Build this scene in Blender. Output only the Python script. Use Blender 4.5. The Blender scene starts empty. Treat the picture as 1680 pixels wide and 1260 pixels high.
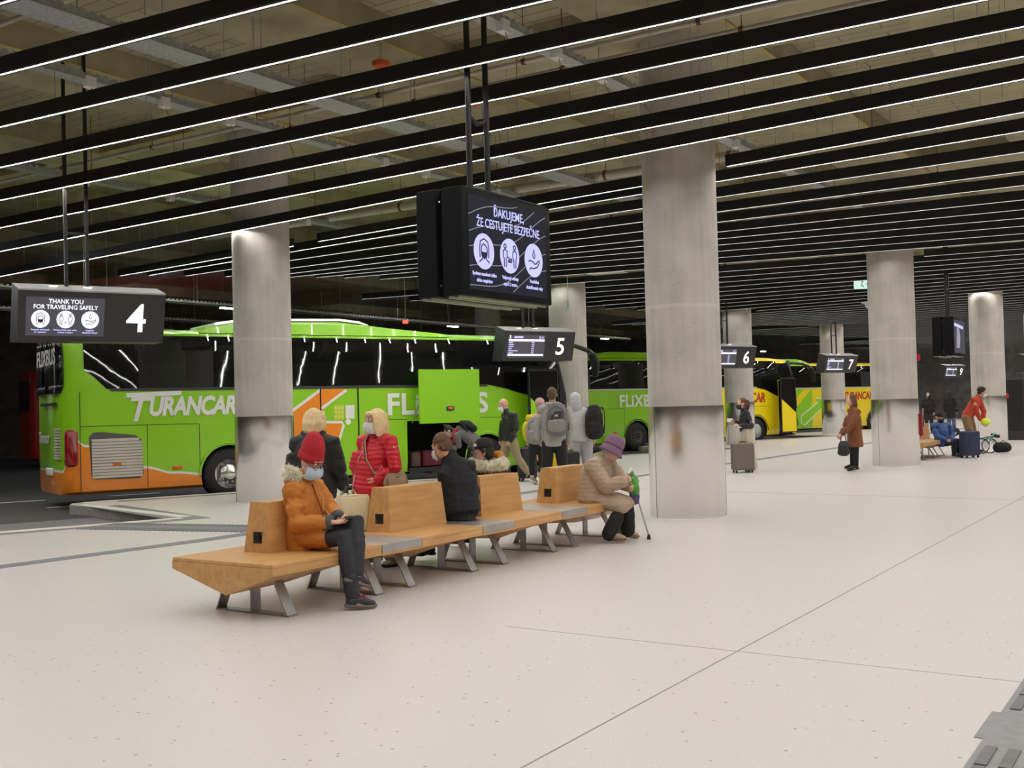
import bpy, bmesh, math, random
from math import sin, cos, pi, radians as R, atan, tan, sqrt
from mathutils import Vector as V, Matrix as M
random.seed(7)
S = bpy.context.scene
COL = S.collection

# ---------------------------------------------------------------- camera, world, exposure
FOCAL_PX, CAM_H = 1790.0, 1.55
pitch = atan(37.5 / FOCAL_PX); roll = atan(.026)
F0 = V((0, cos(pitch), sin(pitch))); R0 = V((1, 0, 0)); U0 = R0.cross(F0)
RR = R0 * cos(roll) - U0 * sin(roll); UU = U0 * cos(roll) + R0 * sin(roll)
cd = bpy.data.cameras.new('camera'); cam = bpy.data.objects.new('camera', cd); COL.objects.link(cam)
cd.sensor_width = 36; cd.lens = 36 * FOCAL_PX / 1680; cd.clip_end = 400
cam.matrix_world = M(((RR.x, UU.x, -F0.x, 0), (RR.y, UU.y, -F0.y, 0), (RR.z, UU.z, -F0.z, CAM_H), (0, 0, 0, 1)))
S.camera = cam
wd = bpy.data.worlds.new('world'); S.world = wd; wd.use_nodes = True
wd.node_tree.nodes['Background'].inputs[0].default_value = (.55, .5, .45, 1)
wd.node_tree.nodes['Background'].inputs[1].default_value = .07
S.view_settings.view_transform = 'Standard'; S.view_settings.look = 'None'
S.view_settings.exposure = 0.08; S.view_settings.gamma = 1.0; S.view_settings.use_curve_mapping = False
S.cycles.use_denoising = True
S.cycles.max_bounces = 8; S.cycles.diffuse_bounces = 4; S.cycles.glossy_bounces = 4
S.cycles.sample_clamp_indirect = 6
LED = 62.0                                    # radiance of the light lines under the ceiling slats

# ---------------------------------------------------------------- hall axes: u along the hall, v towards the buses
AX = R(57)
ud = V((cos(AX), sin(AX), 0)); vd = V((-sin(AX), cos(AX), 0))
def W(u, v, z=0): return ud * u + vd * v + V((0, 0, z))

# ---------------------------------------------------------------- materials
def srgb(h):
    f = lambda c: c / 12.92 if c <= .04045 else ((c + .055) / 1.055) ** 2.4
    return tuple(f(int(h[i:i + 2], 16) / 255) for i in (0, 2, 4))
MATS = {}
def mat(name, col=None, rough=.5, metal=0., emit=None, es=1., spec=.5, noise=None, bump=None, coat=0.):
    """noise = (scale, amount, stretch) varies the colour; bump = (scale, strength)"""
    if name in MATS: return MATS[name]
    m = bpy.data.materials.new(name); m.use_nodes = True; MATS[name] = m
    nt = m.node_tree; b = nt.nodes['Principled BSDF']
    c = srgb(col) if isinstance(col, str) else (col or (.5, .5, .5))
    b.inputs['Base Color'].default_value = (*c, 1); b.inputs['Roughness'].default_value = rough
    b.inputs['Metallic'].default_value = metal; b.inputs['Specular IOR Level'].default_value = spec
    b.inputs['Coat Weight'].default_value = coat; b.inputs['Coat Roughness'].default_value = .04
    if emit:
        e = srgb(emit) if isinstance(emit, str) else emit
        b.inputs['Emission Color'].default_value = (*e, 1); b.inputs['Emission Strength'].default_value = es
    if noise or bump:
        tc = nt.nodes.new('ShaderNodeTexCoord')
    if noise:
        mp = nt.nodes.new('ShaderNodeMapping'); nt.links.new(tc.outputs['Object'], mp.inputs[0])
        mp.inputs['Scale'].default_value = noise[2] if len(noise) > 2 else (1, 1, 1)
        n = nt.nodes.new('ShaderNodeTexNoise'); n.inputs['Scale'].default_value = noise[0]; n.inputs['Detail'].default_value = 5
        nt.links.new(mp.outputs[0], n.inputs['Vector'])
        r = nt.nodes.new('ShaderNodeValToRGB'); a = noise[1]
        r.color_ramp.elements[0].position = .3; r.color_ramp.elements[1].position = .7
        r.color_ramp.elements[0].color = tuple(x * (1 - a) for x in c) + (1,)
        r.color_ramp.elements[1].color = tuple(min(1, x * (1 + a)) for x in c) + (1,)
        nt.links.new(n.outputs['Fac'], r.inputs[0]); nt.links.new(r.outputs[0], b.inputs['Base Color'])
    if bump:
        n2 = nt.nodes.new('ShaderNodeTexNoise'); n2.inputs['Scale'].default_value = bump[0]; n2.inputs['Detail'].default_value = 3
        nt.links.new(tc.outputs['Object'], n2.inputs['Vector'])
        bn = nt.nodes.new('ShaderNodeBump'); bn.inputs['Strength'].default_value = bump[1]; bn.inputs['Distance'].default_value = .02
        nt.links.new(n2.outputs['Fac'], bn.inputs['Height']); nt.links.new(bn.outputs[0], b.inputs['Normal'])
    return m
class NT:                                      # small node helper
    def __init__(s, m): s.t = m.node_tree; s.b = s.t.nodes['Principled BSDF']; s.l = s.t.links
    def n(s, kind, **kw):
        x = s.t.nodes.new('ShaderNode' + kind)
        for k, v in kw.items():
            if k.startswith('i'): x.inputs[int(k[1:])].default_value = v
            else: setattr(x, k, v)
        return x
    def math(s, op, a, b=None, c=None):
        x = s.t.nodes.new('ShaderNodeMath'); x.operation = op
        for i, v in enumerate((a, b, c)):
            if v is None: continue
            if isinstance(v, (int, float)): x.inputs[i].default_value = v
            else: s.l.new(v, x.inputs[i])
        return x.outputs[0]
    def mix(s, f, a, b):
        x = s.t.nodes.new('ShaderNodeMix'); x.data_type = 'RGBA'
        for i, v in ((0, f), (6, a), (7, b)):
            if isinstance(v, (int, float)): x.inputs[i].default_value = v
            elif isinstance(v, tuple): x.inputs[i].default_value = v if len(v) == 4 else (*v, 1)
            else: s.l.new(v, x.inputs[i])
        return x.outputs[2]

# ---------------------------------------------------------------- object helpers
def tag(o, label=None, cat=None, group=None, kind=None):
    if label: o['label'] = label
    if cat: o['category'] = cat
    if group: o['group'] = group
    if kind: o['kind'] = kind
    return o
def thing(name, label, cat, loc=(0, 0, 0), rz=0, group=None):
    o = bpy.data.objects.new(name, None); COL.objects.link(o)
    o.empty_display_size = .1; o.location = loc; o.rotation_euler = (0, 0, rz)
    return tag(o, label, cat, group)
def dup(root, loc, rz, label, group=None):
    r = root.copy(); COL.objects.link(r); r.location = loc; r.rotation_euler = (0, 0, rz); r['label'] = label
    if group: r['group'] = group
    for ch in list(root.children):
        c = ch.copy(); COL.objects.link(c); c.parent = r
        for g in list(ch.children):
            d = g.copy(); COL.objects.link(d); d.parent = c
    return r
def basis(t, side=None):
    t = t.normalized()
    a = side if side is not None else (V((0, 0, 1)) if abs(t.z) < .9 else V((1, 0, 0)))
    a = a - t * a.dot(t)
    if a.length < 1e-5: a = V((1, 0, 0)) - t * t.x
    a.normalize()
    return a, t.cross(a)
class MB:
    """collects shapes, build() links them as one mesh object"""
    def __init__(s): s.v = []; s.f = []; s.mi = []; s.m = 0
    def add(s, vs, fs):
        o = len(s.v); s.v += [tuple(p) for p in vs]
        for f in fs: s.f.append([i + o for i in f]); s.mi.append(s.m)
        return s
    def box(s, x0, x1, y0, y1, z0, z1):
        return s.add([(x, y, z) for z in (z0, z1) for y in (y0, y1) for x in (x0, x1)],
                     [(0, 2, 3, 1), (4, 5, 7, 6), (0, 1, 5, 4), (2, 6, 7, 3), (0, 4, 6, 2), (1, 3, 7, 5)])
    def bev(s, x0, x1, y0, y1, z0, z1, r=.02, axis='z', n=4):
        """box with rounded edges along one axis"""
        a = {'z': (x0, x1, y0, y1), 'y': (x0, x1, z0, z1), 'x': (y0, y1, z0, z1)}[axis]
        pts = []
        for cx, cy, st in ((a[1] - r, a[3] - r, 0), (a[0] + r, a[3] - r, 1), (a[0] + r, a[2] + r, 2), (a[1] - r, a[2] + r, 3)):
            for i in range(n + 1):
                t = (st + i / n) * pi / 2; pts.append((cx + r * cos(t), cy + r * sin(t)))
        lo, hi = {'z': (z0, z1), 'y': (y0, y1), 'x': (x0, x1)}[axis]
        mk = {'z': lambda p, h: (p[0], p[1], h), 'y': lambda p, h: (p[0], h, p[1]), 'x': lambda p, h: (h, p[0], p[1])}[axis]
        e = min(r * .5, (hi - lo) * .25)
        cx, cy = (a[0] + a[1]) / 2, (a[2] + a[3]) / 2
        kx, ky = 1 - 2 * e / (a[1] - a[0]), 1 - 2 * e / (a[3] - a[2])
        sm = [(cx + (p[0] - cx) * kx, cy + (p[1] - cy) * ky) for p in pts]
        rings = [[mk(p, lo) for p in sm], [mk(p, lo + e) for p in pts], [mk(p, hi - e) for p in pts], [mk(p, hi) for p in sm]]
        if axis == 'y': rings = [list(reversed(q)) for q in rings]
        return s.rings(rings)
    def rings(s, rings, caps=True, closed=False):
        n = len(rings[0]); vs = [p for q in rings for p in q]; fs = []
        m = len(rings)
        for i in range(m if closed else m - 1):
            for j in range(n):
                k = (j + 1) % n; i2 = (i + 1) % m
                fs.append((i * n + j, i * n + k, i2 * n + k, i2 * n + j))
        if caps and not closed:
            fs.append(tuple(reversed(range(n)))); fs.append(tuple((m - 1) * n + j for j in range(n)))
        return s.add(vs, fs)
    def tube(s, pts, rad, n=8, side=None, closed=False, cap=True, sq=None):
        """swept round (or elliptical: rad items may be (ra, rb)) tube along points"""
        pts = [V(p) for p in pts]; m = len(pts)
        rs = rad if isinstance(rad, (list, tuple)) else [rad] * m
        rings = []
        for i, p in enumerate(pts):
            if closed: t = pts[(i + 1) % m] - pts[i - 1]
            else: t = pts[min(i + 1, m - 1)] - pts[max(i - 1, 0)]
            a, b = basis(t, V(side) if side is not None else None)
            ra, rb = rs[i] if isinstance(rs[i], (list, tuple)) else (rs[i], rs[i])
            rings.append([p + a * ra * cos(2 * pi * j / n) + b * rb * sin(2 * pi * j / n) for j in range(n)])
        return s.rings(rings, cap, closed)
    def limb(s, pts, rad, n=12, side=None, dome=(1, 1)):
        """like tube with domed ends"""
        pts = [V(p) for p in pts]; rs = [r if isinstance(r, (list, tuple)) else (r, r) for r in rad]
        t0 = (pts[0] - pts[1]).normalized(); t1 = (pts[-1] - pts[-2]).normalized()
        k0, k1 = min(rs[0]), min(rs[-1])
        A, B = [], []
        for q in (.92, .72, .38):
            h = sqrt(1 - q * q); A.append((pts[0] + t0 * k0 * q * dome[0], (rs[0][0] * h, rs[0][1] * h)))
        for q in (.38, .72, .92):
            h = sqrt(1 - q * q); B.append((pts[-1] + t1 * k1 * q * dome[1], (rs[-1][0] * h, rs[-1][1] * h)))
        al = A + list(zip(pts, rs)) + B
        return s.tube([a[0] for a in al], [a[1] for a in al], n, side)
    def ball(s, c, r, n=12, m=8, axes=None):
        c = V(c); r = V(r) if isinstance(r, (tuple, list, V)) else V((r, r, r))
        X, Y, Z = axes if axes else (V((1, 0, 0)), V((0, 1, 0)), V((0, 0, 1)))
        rings = []
        for i in range(1, m):
            t = pi * i / m
            rings.append([c + X * r.x * sin(t) * cos(2 * pi * j / n) + Y * r.y * sin(t) * sin(2 * pi * j / n) - Z * r.z * cos(t) for j in range(n)])
        o = len(s.v); s.rings(rings, False)
        s.v.append(tuple(c - Z * r.z)); s.v.append(tuple(c + Z * r.z)); q = (m - 1) * n
        for j in range(n):
            k = (j + 1) % n
            s.f.append([o + q, o + k, o + j]); s.f.append([o + q + 1, o + q - n + j, o + q - n + k]); s.mi += [s.m, s.m]
        return s
    def lathe(s, prof, c=(0, 0, 0), axis='z', n=32):
        """profile of (radius, height)"""
        c = V(c); rings = []
        mk = {'z': lambda r, h, t: V((r * cos(t), r * sin(t), h)), 'y': lambda r, h, t: V((r * sin(t), h, r * cos(t))), 'x': lambda r, h, t: V((h, r * cos(t), r * sin(t)))}[axis]
        for r, h in prof: rings.append([c + mk(max(r, 1e-4), h, 2 * pi * j / n) for j in range(n)])
        return s.rings(rings)
    def prism(s, poly, fn, h0, h1):
        """polygon (a,b) list extruded between h0,h1; fn(a,b,h)->xyz"""
        n = len(poly); vs = [fn(a, b, h0) for a, b in poly] + [fn(a, b, h1) for a, b in poly]
        fs = [tuple(range(n))[::-1], tuple(range(n, 2 * n))] + [(i, (i + 1) % n, n + (i + 1) % n, n + i) for i in range(n)]
        return s.add(vs, fs)
    def stroke(s, pts, w, fn, h0=0, h1=.002, closed=False):
        pts = [V((*p, 0)) for p in pts]; m = len(pts); L, Rr = [], []
        for i, p in enumerate(pts):
            if closed: t = pts[(i + 1) % m] - pts[i - 1]
            else: t = pts[min(i + 1, m - 1)] - pts[max(i - 1, 0)]
            if t.length < 1e-9: t = V((1, 0, 0))
            t.normalize(); nn = V((-t.y, t.x, 0)) * w / 2; L.append(p + nn); Rr.append(p - nn)
        for i in range(m if closed else m - 1):
            k = (i + 1) % m
            s.prism([(Rr[i].x, Rr[i].y), (Rr[k].x, Rr[k].y), (L[k].x, L[k].y), (L[i].x, L[i].y)], fn, h0, h1)
        return s
    def mesh(s, name, mats, smooth=False, fix=True):
        me = bpy.data.meshes.new(name); me.from_pydata(s.v, [], s.f)
        for m in (mats if isinstance(mats, (list, tuple)) else [mats]): me.materials.append(m)
        if s.m or any(s.mi): me.polygons.foreach_set('material_index', s.mi)
        if fix:
            bm = bmesh.new(); bm.from_mesh(me); bmesh.ops.recalc_face_normals(bm, faces=bm.faces)
            bm.to_mesh(me); bm.free()
        if smooth is True: me.polygons.foreach_set('use_smooth', [True] * len(me.polygons))
        elif smooth:
            me.polygons.foreach_set('use_smooth', [True] * len(me.polygons)); me.set_sharp_from_angle(angle=R(smooth))
        me.update(); return me
    def build(s, name, mats, parent=None, smooth=False, fix=True):
        o = bpy.data.objects.new(name, s.mesh(name, mats, smooth, fix)); COL.objects.link(o)
        if parent: o.parent = parent
        return o
def struct(name, mb, m, smooth=False, parent=None, label=None):
    o = mb.build(name, m, parent, smooth)
    if not parent: o['kind'] = 'structure'
    if label: o['label'] = label
    return o
MOD = []                                       # objects whose modifiers are baked at the end
def bake():
    dg = bpy.context.evaluated_depsgraph_get(); dg.update()
    res = []
    for o in MOD: res.append(bpy.data.meshes.new_from_object(o.evaluated_get(dg)))
    for o, me in zip(MOD, res):
        old = o.data; me.name = o.name; o.modifiers.clear(); o.data = me
    MOD.clear()
def boolean(o, cutters):
    for c in cutters:
        m = o.modifiers.new('b', 'BOOLEAN'); m.operation = 'DIFFERENCE'; m.solver = 'EXACT'; m.object = c
    dg = bpy.context.evaluated_depsgraph_get(); dg.update()
    me = bpy.data.meshes.new_from_object(o.evaluated_get(dg)); o.modifiers.clear(); o.data = me
    for c in cutters: bpy.data.objects.remove(c)
def textmesh(txt, size, mtx, name, m, parent, bold=0., ext=.002, align='LEFT', shear=0., sx=1., space=1., fit=None):
    cu = bpy.data.curves.new('t', 'FONT'); cu.body = txt; cu.size = size; cu.extrude = ext; cu.offset = bold
    cu.align_x = align; cu.shear = shear; cu.space_character = space; cu.resolution_u = 3
    ob = bpy.data.objects.new('t', cu); COL.objects.link(ob)
    dg = bpy.context.evaluated_depsgraph_get(); dg.update()
    me = bpy.data.meshes.new_from_object(ob.evaluated_get(dg)); bpy.data.objects.remove(ob); bpy.data.curves.remove(cu)
    if fit: xs = [v.co.x for v in me.vertices]; sx = fit / (max(xs) - min(xs))
    me.transform(mtx @ M.Diagonal((sx, 1, 1, 1))); me.name = name; me.materials.clear(); me.materials.append(m)
    o = bpy.data.objects.new(name, me); COL.objects.link(o)
    if parent: o.parent = parent
    return o
def join_text(o, items):                       # merge text lines into one lettering mesh
    bm = bmesh.new(); bm.from_mesh(o.data)
    for q in items: bm.from_mesh(q.data); bpy.data.objects.remove(q)
    bm.to_mesh(o.data); bm.free(); return o
# ================================================================ shared materials
black = mat('black_metal', (.008, .008, .009), .45)
led = mat('led_line', (1, 1, 1), .5, emit=(1, .98, .945), es=LED); led.cycles.emission_sampling = 'FRONT'
steel = mat('brushed_steel', (.78, .765, .74), .24, 1., noise=(3, .06, (1, 1, .05)))
t = NT(steel); tg = t.n('Tangent', direction_type='RADIAL', axis='Z'); t.l.new(tg.outputs[0], t.b.inputs['Tangent']); t.b.inputs['Anisotropic'].default_value = .75
galv = mat('galvanised_steel', (.42, .44, .43), .5, .6, noise=(20, .2))
darkgrey = mat('dark_grey_plastic', (.03, .03, .032), .5)
white = mat('white_plastic', (.75, .74, .72), .5)
rubber = mat('rubber', (.012, .012, .013), .7)
glass = mat('dark_glass', (.006, .007, .007), .03, spec=.6)
# concrete of the pillars: streaks, blotches and one pour joint
conc = mat('fair_faced_concrete', 'b0a89c', .75, bump=(30, .15))
def concrete_nodes(m, base, joint):
    t = NT(m); tc = t.n('TexCoord'); mp = t.n('Mapping'); t.l.new(tc.outputs['Object'], mp.inputs[0]); mp.inputs['Scale'].default_value = (7, 7, .35)
    n1 = t.n('TexNoise'); n1.inputs['Scale'].default_value = 1.5; n1.inputs['Detail'].default_value = 6; t.l.new(mp.outputs[0], n1.inputs['Vector'])
    n2 = t.n('TexNoise'); n2.inputs['Scale'].default_value = 1.7; n2.inputs['Detail'].default_value = 5; t.l.new(tc.outputs['Object'], n2.inputs['Vector'])
    n3 = t.n('TexNoise'); n3.inputs['Scale'].default_value = 26; n3.inputs['Detail'].default_value = 2; t.l.new(tc.outputs['Object'], n3.inputs['Vector'])
    s = t.math('ADD', t.math('MULTIPLY', n1.outputs['Fac'], .32), t.math('MULTIPLY', n2.outputs['Fac'], .68))
    r = t.n('ValToRGB'); r.color_ramp.elements[0].position = .34; r.color_ramp.elements[1].position = .66
    r.color_ramp.elements[0].color = tuple(x * .8 for x in base) + (1,); r.color_ramp.elements[1].color = tuple(x * 1.12 for x in base) + (1,)
    t.l.new(s, r.inputs[0])
    hole = t.math('GREATER_THAN', n3.outputs['Fac'], .71)
    col = t.mix(t.math('MULTIPLY', hole, .5), r.outputs[0], tuple(x * .45 for x in base))
    if joint:
        sp = t.n('SeparateXYZ'); t.l.new(tc.outputs['Object'], sp.inputs[0])
        zz = t.math('ADD', sp.outputs[2], t.math('MULTIPLY', n2.outputs['Fac'], .05))
        d = t.math('ABSOLUTE', t.math('SUBTRACT', zz, joint + .025))
        col = t.mix(t.math('MULTIPLY', t.math('LESS_THAN', d, .022), .6), col, tuple(x * 1.22 for x in base))
    t.l.new(col, t.b.inputs['Base Color'])
concrete_nodes(conc, srgb('beb8af'), 2.84)

# ================================================================ floor with the saw-tooth kerb line
def saw(u, k): return 14.3 - .43 * (u - 8.86 - 11.5 * (k + 1))
edge = [(-12, saw(-12, -3) - 6)]
edge = [(-12., 16.)]
RET = []
for k in range(-3, 7):
    us, ue = 12.0 + 11.5 * k, 11.15 + 11.5 * (k + 1)
    if ue < -12: continue
    if us > -12:
        c0 = (us, saw(us, k) - 1.05)
        edge += [c0, (us + .05, saw(us + .05, k) - .55), (us + .3, saw(us + .3, k) - .18), (us + .8, saw(us + .8, k))]
        RET.append((k, edge[-5] if len(edge) > 4 else None, c0))
    edge.append((ue, saw(ue, k)))
FL = [(u, v) for u, v in edge] + [(96., edge[-1][1]), (96., -20.), (-12., -20.)]
terr = mat('terrazzo', 'cfc9bd', .32)
t = NT(terr); tc = t.n('TexCoord')
vo = t.n('TexVoronoi'); vo.inputs['Scale'].default_value = 42; t.l.new(tc.outputs['Object'], vo.inputs['Vector'])
vs2 = t.n('TexVoronoi'); vs2.inputs['Scale'].default_value = 17; t.l.new(tc.outputs['Object'], vs2.inputs['Vector'])
ns = t.n('TexNoise'); ns.inputs['Scale'].default_value = .35; ns.inputs['Detail'].default_value = 4; t.l.new(tc.outputs['Object'], ns.inputs['Vector'])
base = t.mix(ns.outputs['Fac'], srgb('d0c8c5'), srgb('d2cdc8'))
sp1 = t.math('MULTIPLY', t.math('LESS_THAN', vo.outputs['Distance'], .17), .35)
sep = t.n('SeparateColor'); t.l.new(vo.outputs['Color'], sep.inputs[0])
base = t.mix(t.math('MULTIPLY', sp1, t.math('GREATER_THAN', sep.outputs[0], .55)), base, srgb('70685e'))
sep2 = t.n('SeparateColor'); t.l.new(vs2.outputs['Color'], sep2.inputs[0])
base = t.mix(t.math('MULTIPLY', t.math('MULTIPLY', t.math('LESS_THAN', vs2.outputs['Distance'], .15), t.math('GREATER_THAN', sep2.outputs[0], .82)), .7), base, srgb('5a4f48'))
t.l.new(base, t.b.inputs['Base Color'])
mb = MB(); mb.prism(FL, lambda a, b, h: W(a, b, h), -.25, 0)
floor = struct('floor', mb, terr)
asph = mat('asphalt', (.05, .048, .045), .75, noise=(60, .35), bump=(120, .3))
mb = MB(); mb.prism([(-40, 5), (110, 5), (110, 60), (-40, 60)], lambda a, b, h: W(a, b, h), -.3, -.17)
road = struct('road', mb, asph)
kerbm = mat('kerb_stone', 'd2ccc0', .6, noise=(12, .1))
mb = MB()
P = edge[1:]
for i in range(len(P) - 1):
    a, b = V((*P[i], 0)), V((*P[i + 1], 0)); d = (b - a)
    if d.length < .01 or a.x > 62: continue
    n = V((d.y, -d.x, 0)).normalized() * .22
    mb.prism([(a.x, a.y), (b.x, b.y), ((b + n).x, (b + n).y), ((a + n).x, (a + n).y)], lambda p, q, h: W(p, q, h), -.2, .004)
struct('trim_1', mb, kerbm, label='pale stone kerb along the saw-tooth platform edge')
grey = mat('dark_floor_inlay', '77767a', .5, noise=(30, .12))
mb = MB()                                      # dark inlay lines
def strip(pts, w, z=.004):
    for (a, b) in zip(pts[:-1], pts[1:]):
        A, B = V((*a, 0)), V((*b, 0)); n = V((-(B - A).y, (B - A).x, 0)).normalized() * w / 2
        mb.prism([((A + n).x, (A + n).y), ((A - n).x, (A - n).y), ((B - n).x, (B - n).y), ((B + n).x, (B + n).y)], lambda p, q, h: W(p, q, h), -.01, z)
strip([(-8, 11.3), (6.7, 10.88), (9.3, 10.61), (21, 10.5), (27, 10.28), (39, 10.08), (60, 10.1)], .26)
for k in range(-1, 4):                         # tactile edge line beside the kerb, and the return line
    us, ue = 12.0 + 11.5 * k, 11.15 + 11.5 * (k + 1)
    q = [(u_, saw(u_, k) - .42) for u_ in (us + .9, ue - .2)]; strip(q, .2, .003)
    if k < 3: strip([(ue - .1, saw(ue, k) - .45), (ue + .98, saw(ue + .85, k + 1) - 1.5), ], .5, .0035)
struct('trim_2', mb, grey, label='dark inlaid guide lines in the pale floor')
mb = MB()                                      # ribbed crossing near the bench
a0, a1 = V((9.45, 13.45, 0)), V((10.05, 10.75, 0)); dr = (a1 - a0); w = V((.8, .17, 0))
q = [a0, a0 + w, a1 + w, a1]
mb.prism([((a0 + w * .3).x, (a0 + w * .3).y), ((a0 + w * .7).x, (a0 + w * .7).y), ((a1 + w * .7).x, (a1 + w * .7).y), ((a1 + w * .3).x, (a1 + w * .3).y)], lambda p, r, h: W(p, r, h), -.01, .0055)
for i in range(36):
    for s0, s1 in ((0, .27), (.73, 1.0)):
        A = a0 + dr * (i / 36); B = a0 + dr * ((i + .55) / 36)
        mb.prism([((A + w * s0).x, (A + w * s0).y), ((A + w * s1).x, (A + w * s1).y), ((B + w * s1).x, (B + w * s1).y), ((B + w * s0).x, (B + w * s0).y)], lambda p, r, h: W(p, r, h), -.01, .0065)
struct('trim_3', mb, grey, label='ribbed dark tactile crossing leading to the kerb')
tact = mat('tactile_paving', '8b8b8c', .6, noise=(14, .12)); tactd = mat('tactile_bar', '6e6e70', .55, noise=(14, .12))
mb = MB(); mb.prism([(-8, .95), (5.28, .95), (5.28, .99), (5.75, .99), (5.75, .95), (40, .95), (40, .35), (-8, .35)], lambda p, r, h: W(p, r, h), -.01, .004)
mb.m = 1
for i in range(-20, 60):
    u0 = 5.18 - .295 * (i + 1) if i >= 0 else 5.82 + .295 * (-i - 1)
    if u0 < -5: continue
    for j in range(6):
        v0 = .92 - j * .095
        mb.prism([(u0, v0), (u0 + .275, v0), (u0 + .275, v0 - .05), (u0, v0 - .05)], lambda p, r, h: W(p, r, h), 0, .011)
struct('trim_4', mb, [tact, tactd], label='grey tactile guide strip with raised bars')
seamm = mat('floor_joint', '8f887d', .7)
mb = MB()
strip([(-12, 2.6), (70, 2.45)], .009, .0012); strip([(6.45, 4.3), (6.3, -10)], .005, .0012); strip([(17.9, 10.4), (16.6, -10)], .014, .0012); strip([(29.4, 10.2), (29.4, -10)], .014, .0012)
struct('trim_5', mb, seamm, label='fine movement joints in the pale floor')
lw = mat('road_paint', 'c8c6c0', .7)           # road markings
mb = MB()
def rmark(u0, v0, L, w, ang):
    d = V((cos(ang), sin(ang), 0)); n = V((-d.y, d.x, 0)); A = V((u0, v0, 0))
    q = [A - n * w / 2, A + d * L - n * w / 2, A + d * L + n * w / 2, A + n * w / 2]
    mb.prism([(p.x, p.y) for p in q], lambda p, r, h: W(p, r, h), -.18, -.166)
rmark(3.5, 18.6, 6.8, .12, R(-23)); rmark(-1, 20.9, 11, .07, R(-23))
for i in range(6):
    rmark(4.2 + i * 2.2, 25.2 - i * .95, 1.1, .16, R(-23)); rmark(4.0 + i * 2.2, 22.9 - i * .95, 1.1, .16, R(-23)); rmark(6 + i * 2.2, 30.2 - i * .95, 1.1, .16, R(-23))
mb2 = MB(); mb2.prism([(-12, saw(-12, -1)), (11.2, saw(11.2, -1)), (11.9, 16.3), (-12, 16.3 + 10)], lambda a, b, h: W(a, b, h), -.2, -.167); struct('apron', mb2, mat('pale_asphalt', (.16, .155, .15), .75, noise=(20, .2)), label='pale worn asphalt apron beside the kerb')
struct('trim_6', mb, lw, label='white painted lane markings on the road')
wallm = mat('dark_wall', (.09, .06, .05), .8, noise=(1.2, .4, (1, 1, 2)))
struct('wall_back', MB().prism([(-40, 45), (110, 45), (110, 45.4), (-40, 45.4)], lambda a, b, h: W(a, b, h), -.3, 7), wallm)
wallg = mat('grey_far_wall', (.2, .2, .2), .7, noise=(2, .3))
struct('wall_far', MB().prism([(79, -20), (79.4, -20), (79.4, 46), (79, 46)], lambda a, b, h: W(a, b, h), -.3, 7), wallg)
wallw = mat('pale_wall', 'b9b1a5', .7)
struct('wall_right', MB().prism([(-12, -20), (96, -20), (96, -20.3), (-12, -20.3)], lambda a, b, h: W(a, b, h), -.3, 7), wallw)
struct('wall_near', MB().prism([(-12.3, -20), (-12, -20), (-12, 46), (-12.3, 46)], lambda a, b, h: W(a, b, h), -.3, 7), wallw)

# ================================================================ ceiling: board-marked slab with downstand beams
ceil = mat('board_marked_ceiling', 'b0a587', .85)
t = NT(ceil); tc = t.n('TexCoord'); mp = t.n('Mapping'); t.l.new(tc.outputs['Object'], mp.inputs[0]); mp.inputs['Rotation'].default_value = (0, 0, -AX + pi / 2)
br = t.n('TexBrick'); br.inputs['Scale'].default_value = 1.; br.inputs['Brick Width'].default_value = 1.3; br.inputs['Row Height'].default_value = .25
br.inputs['Mortar Size'].default_value = .012; br.inputs['Color1'].default_value = (*srgb('aaa183'), 1); br.inputs['Color2'].default_value = (*srgb('a0977a'), 1); br.inputs['Mortar'].default_value = (*srgb('665e49'), 1)
t.l.new(mp.outputs[0], br.inputs['Vector'])
nz = t.n('TexNoise'); nz.inputs['Scale'].default_value = 1.3; nz.inputs['Detail'].default_value = 5; t.l.new(tc.outputs['Object'], nz.inputs['Vector'])
t.l.new(t.mix(t.math('MULTIPLY', nz.outputs['Fac'], .55), br.outputs[0], srgb('8c8468')), t.b.inputs['Base Color'])
cplain = mat('ceiling_beam', '9f9678', .85, noise=(1.5, .2)); cyel = mat('yellow_edge_strip', 'a8964e', .8)
CZ = 6.85
ceiling = struct('ceiling', MB().prism([(-12.3, -20.3), (96.4, -20.3), (96.4, 46), (-12.3, 46)], lambda a, b, h: W(a, b, h), CZ, CZ + .3), ceil)
for j, v0 in enumerate((-2.6, 1.8, 5.2, 9.2, 13.2, 17.4, 22, 28, 36)):
    mb = MB(); mb.prism([(-12, v0), (96, v0), (96, v0 + 1.5), (-12, v0 + 1.5)], lambda a, b, h: W(a, b, h), CZ - .38, CZ + .01)
    mb.m = 1; mb.prism([(-12, v0), (96, v0), (96, v0 + .06), (-12, v0 + .06)], lambda a, b, h: W(a, b, h), CZ - .385, CZ - .375)
    struct('ceiling_beam', mb, [cplain, cyel], parent=ceiling)
for k in range(-1, 7):
    u0 = 13.76 - .9 + 11.5 * k
    mb = MB(); mb.prism([(u0, -20), (u0 + 1.9, -20), (u0 + 1.9, 45), (u0, 45)], lambda a, b, h: W(a, b, h), CZ - .36, CZ + .01)
    mb.m = 1; mb.prism([(u0, -20), (u0 + .06, -20), (u0 + .06, 45), (u0, 45)], lambda a, b, h: W(a, b, h), CZ - .366, CZ - .356)
    struct('ceiling_beam', mb, [cplain, cyel], parent=ceiling)

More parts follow.
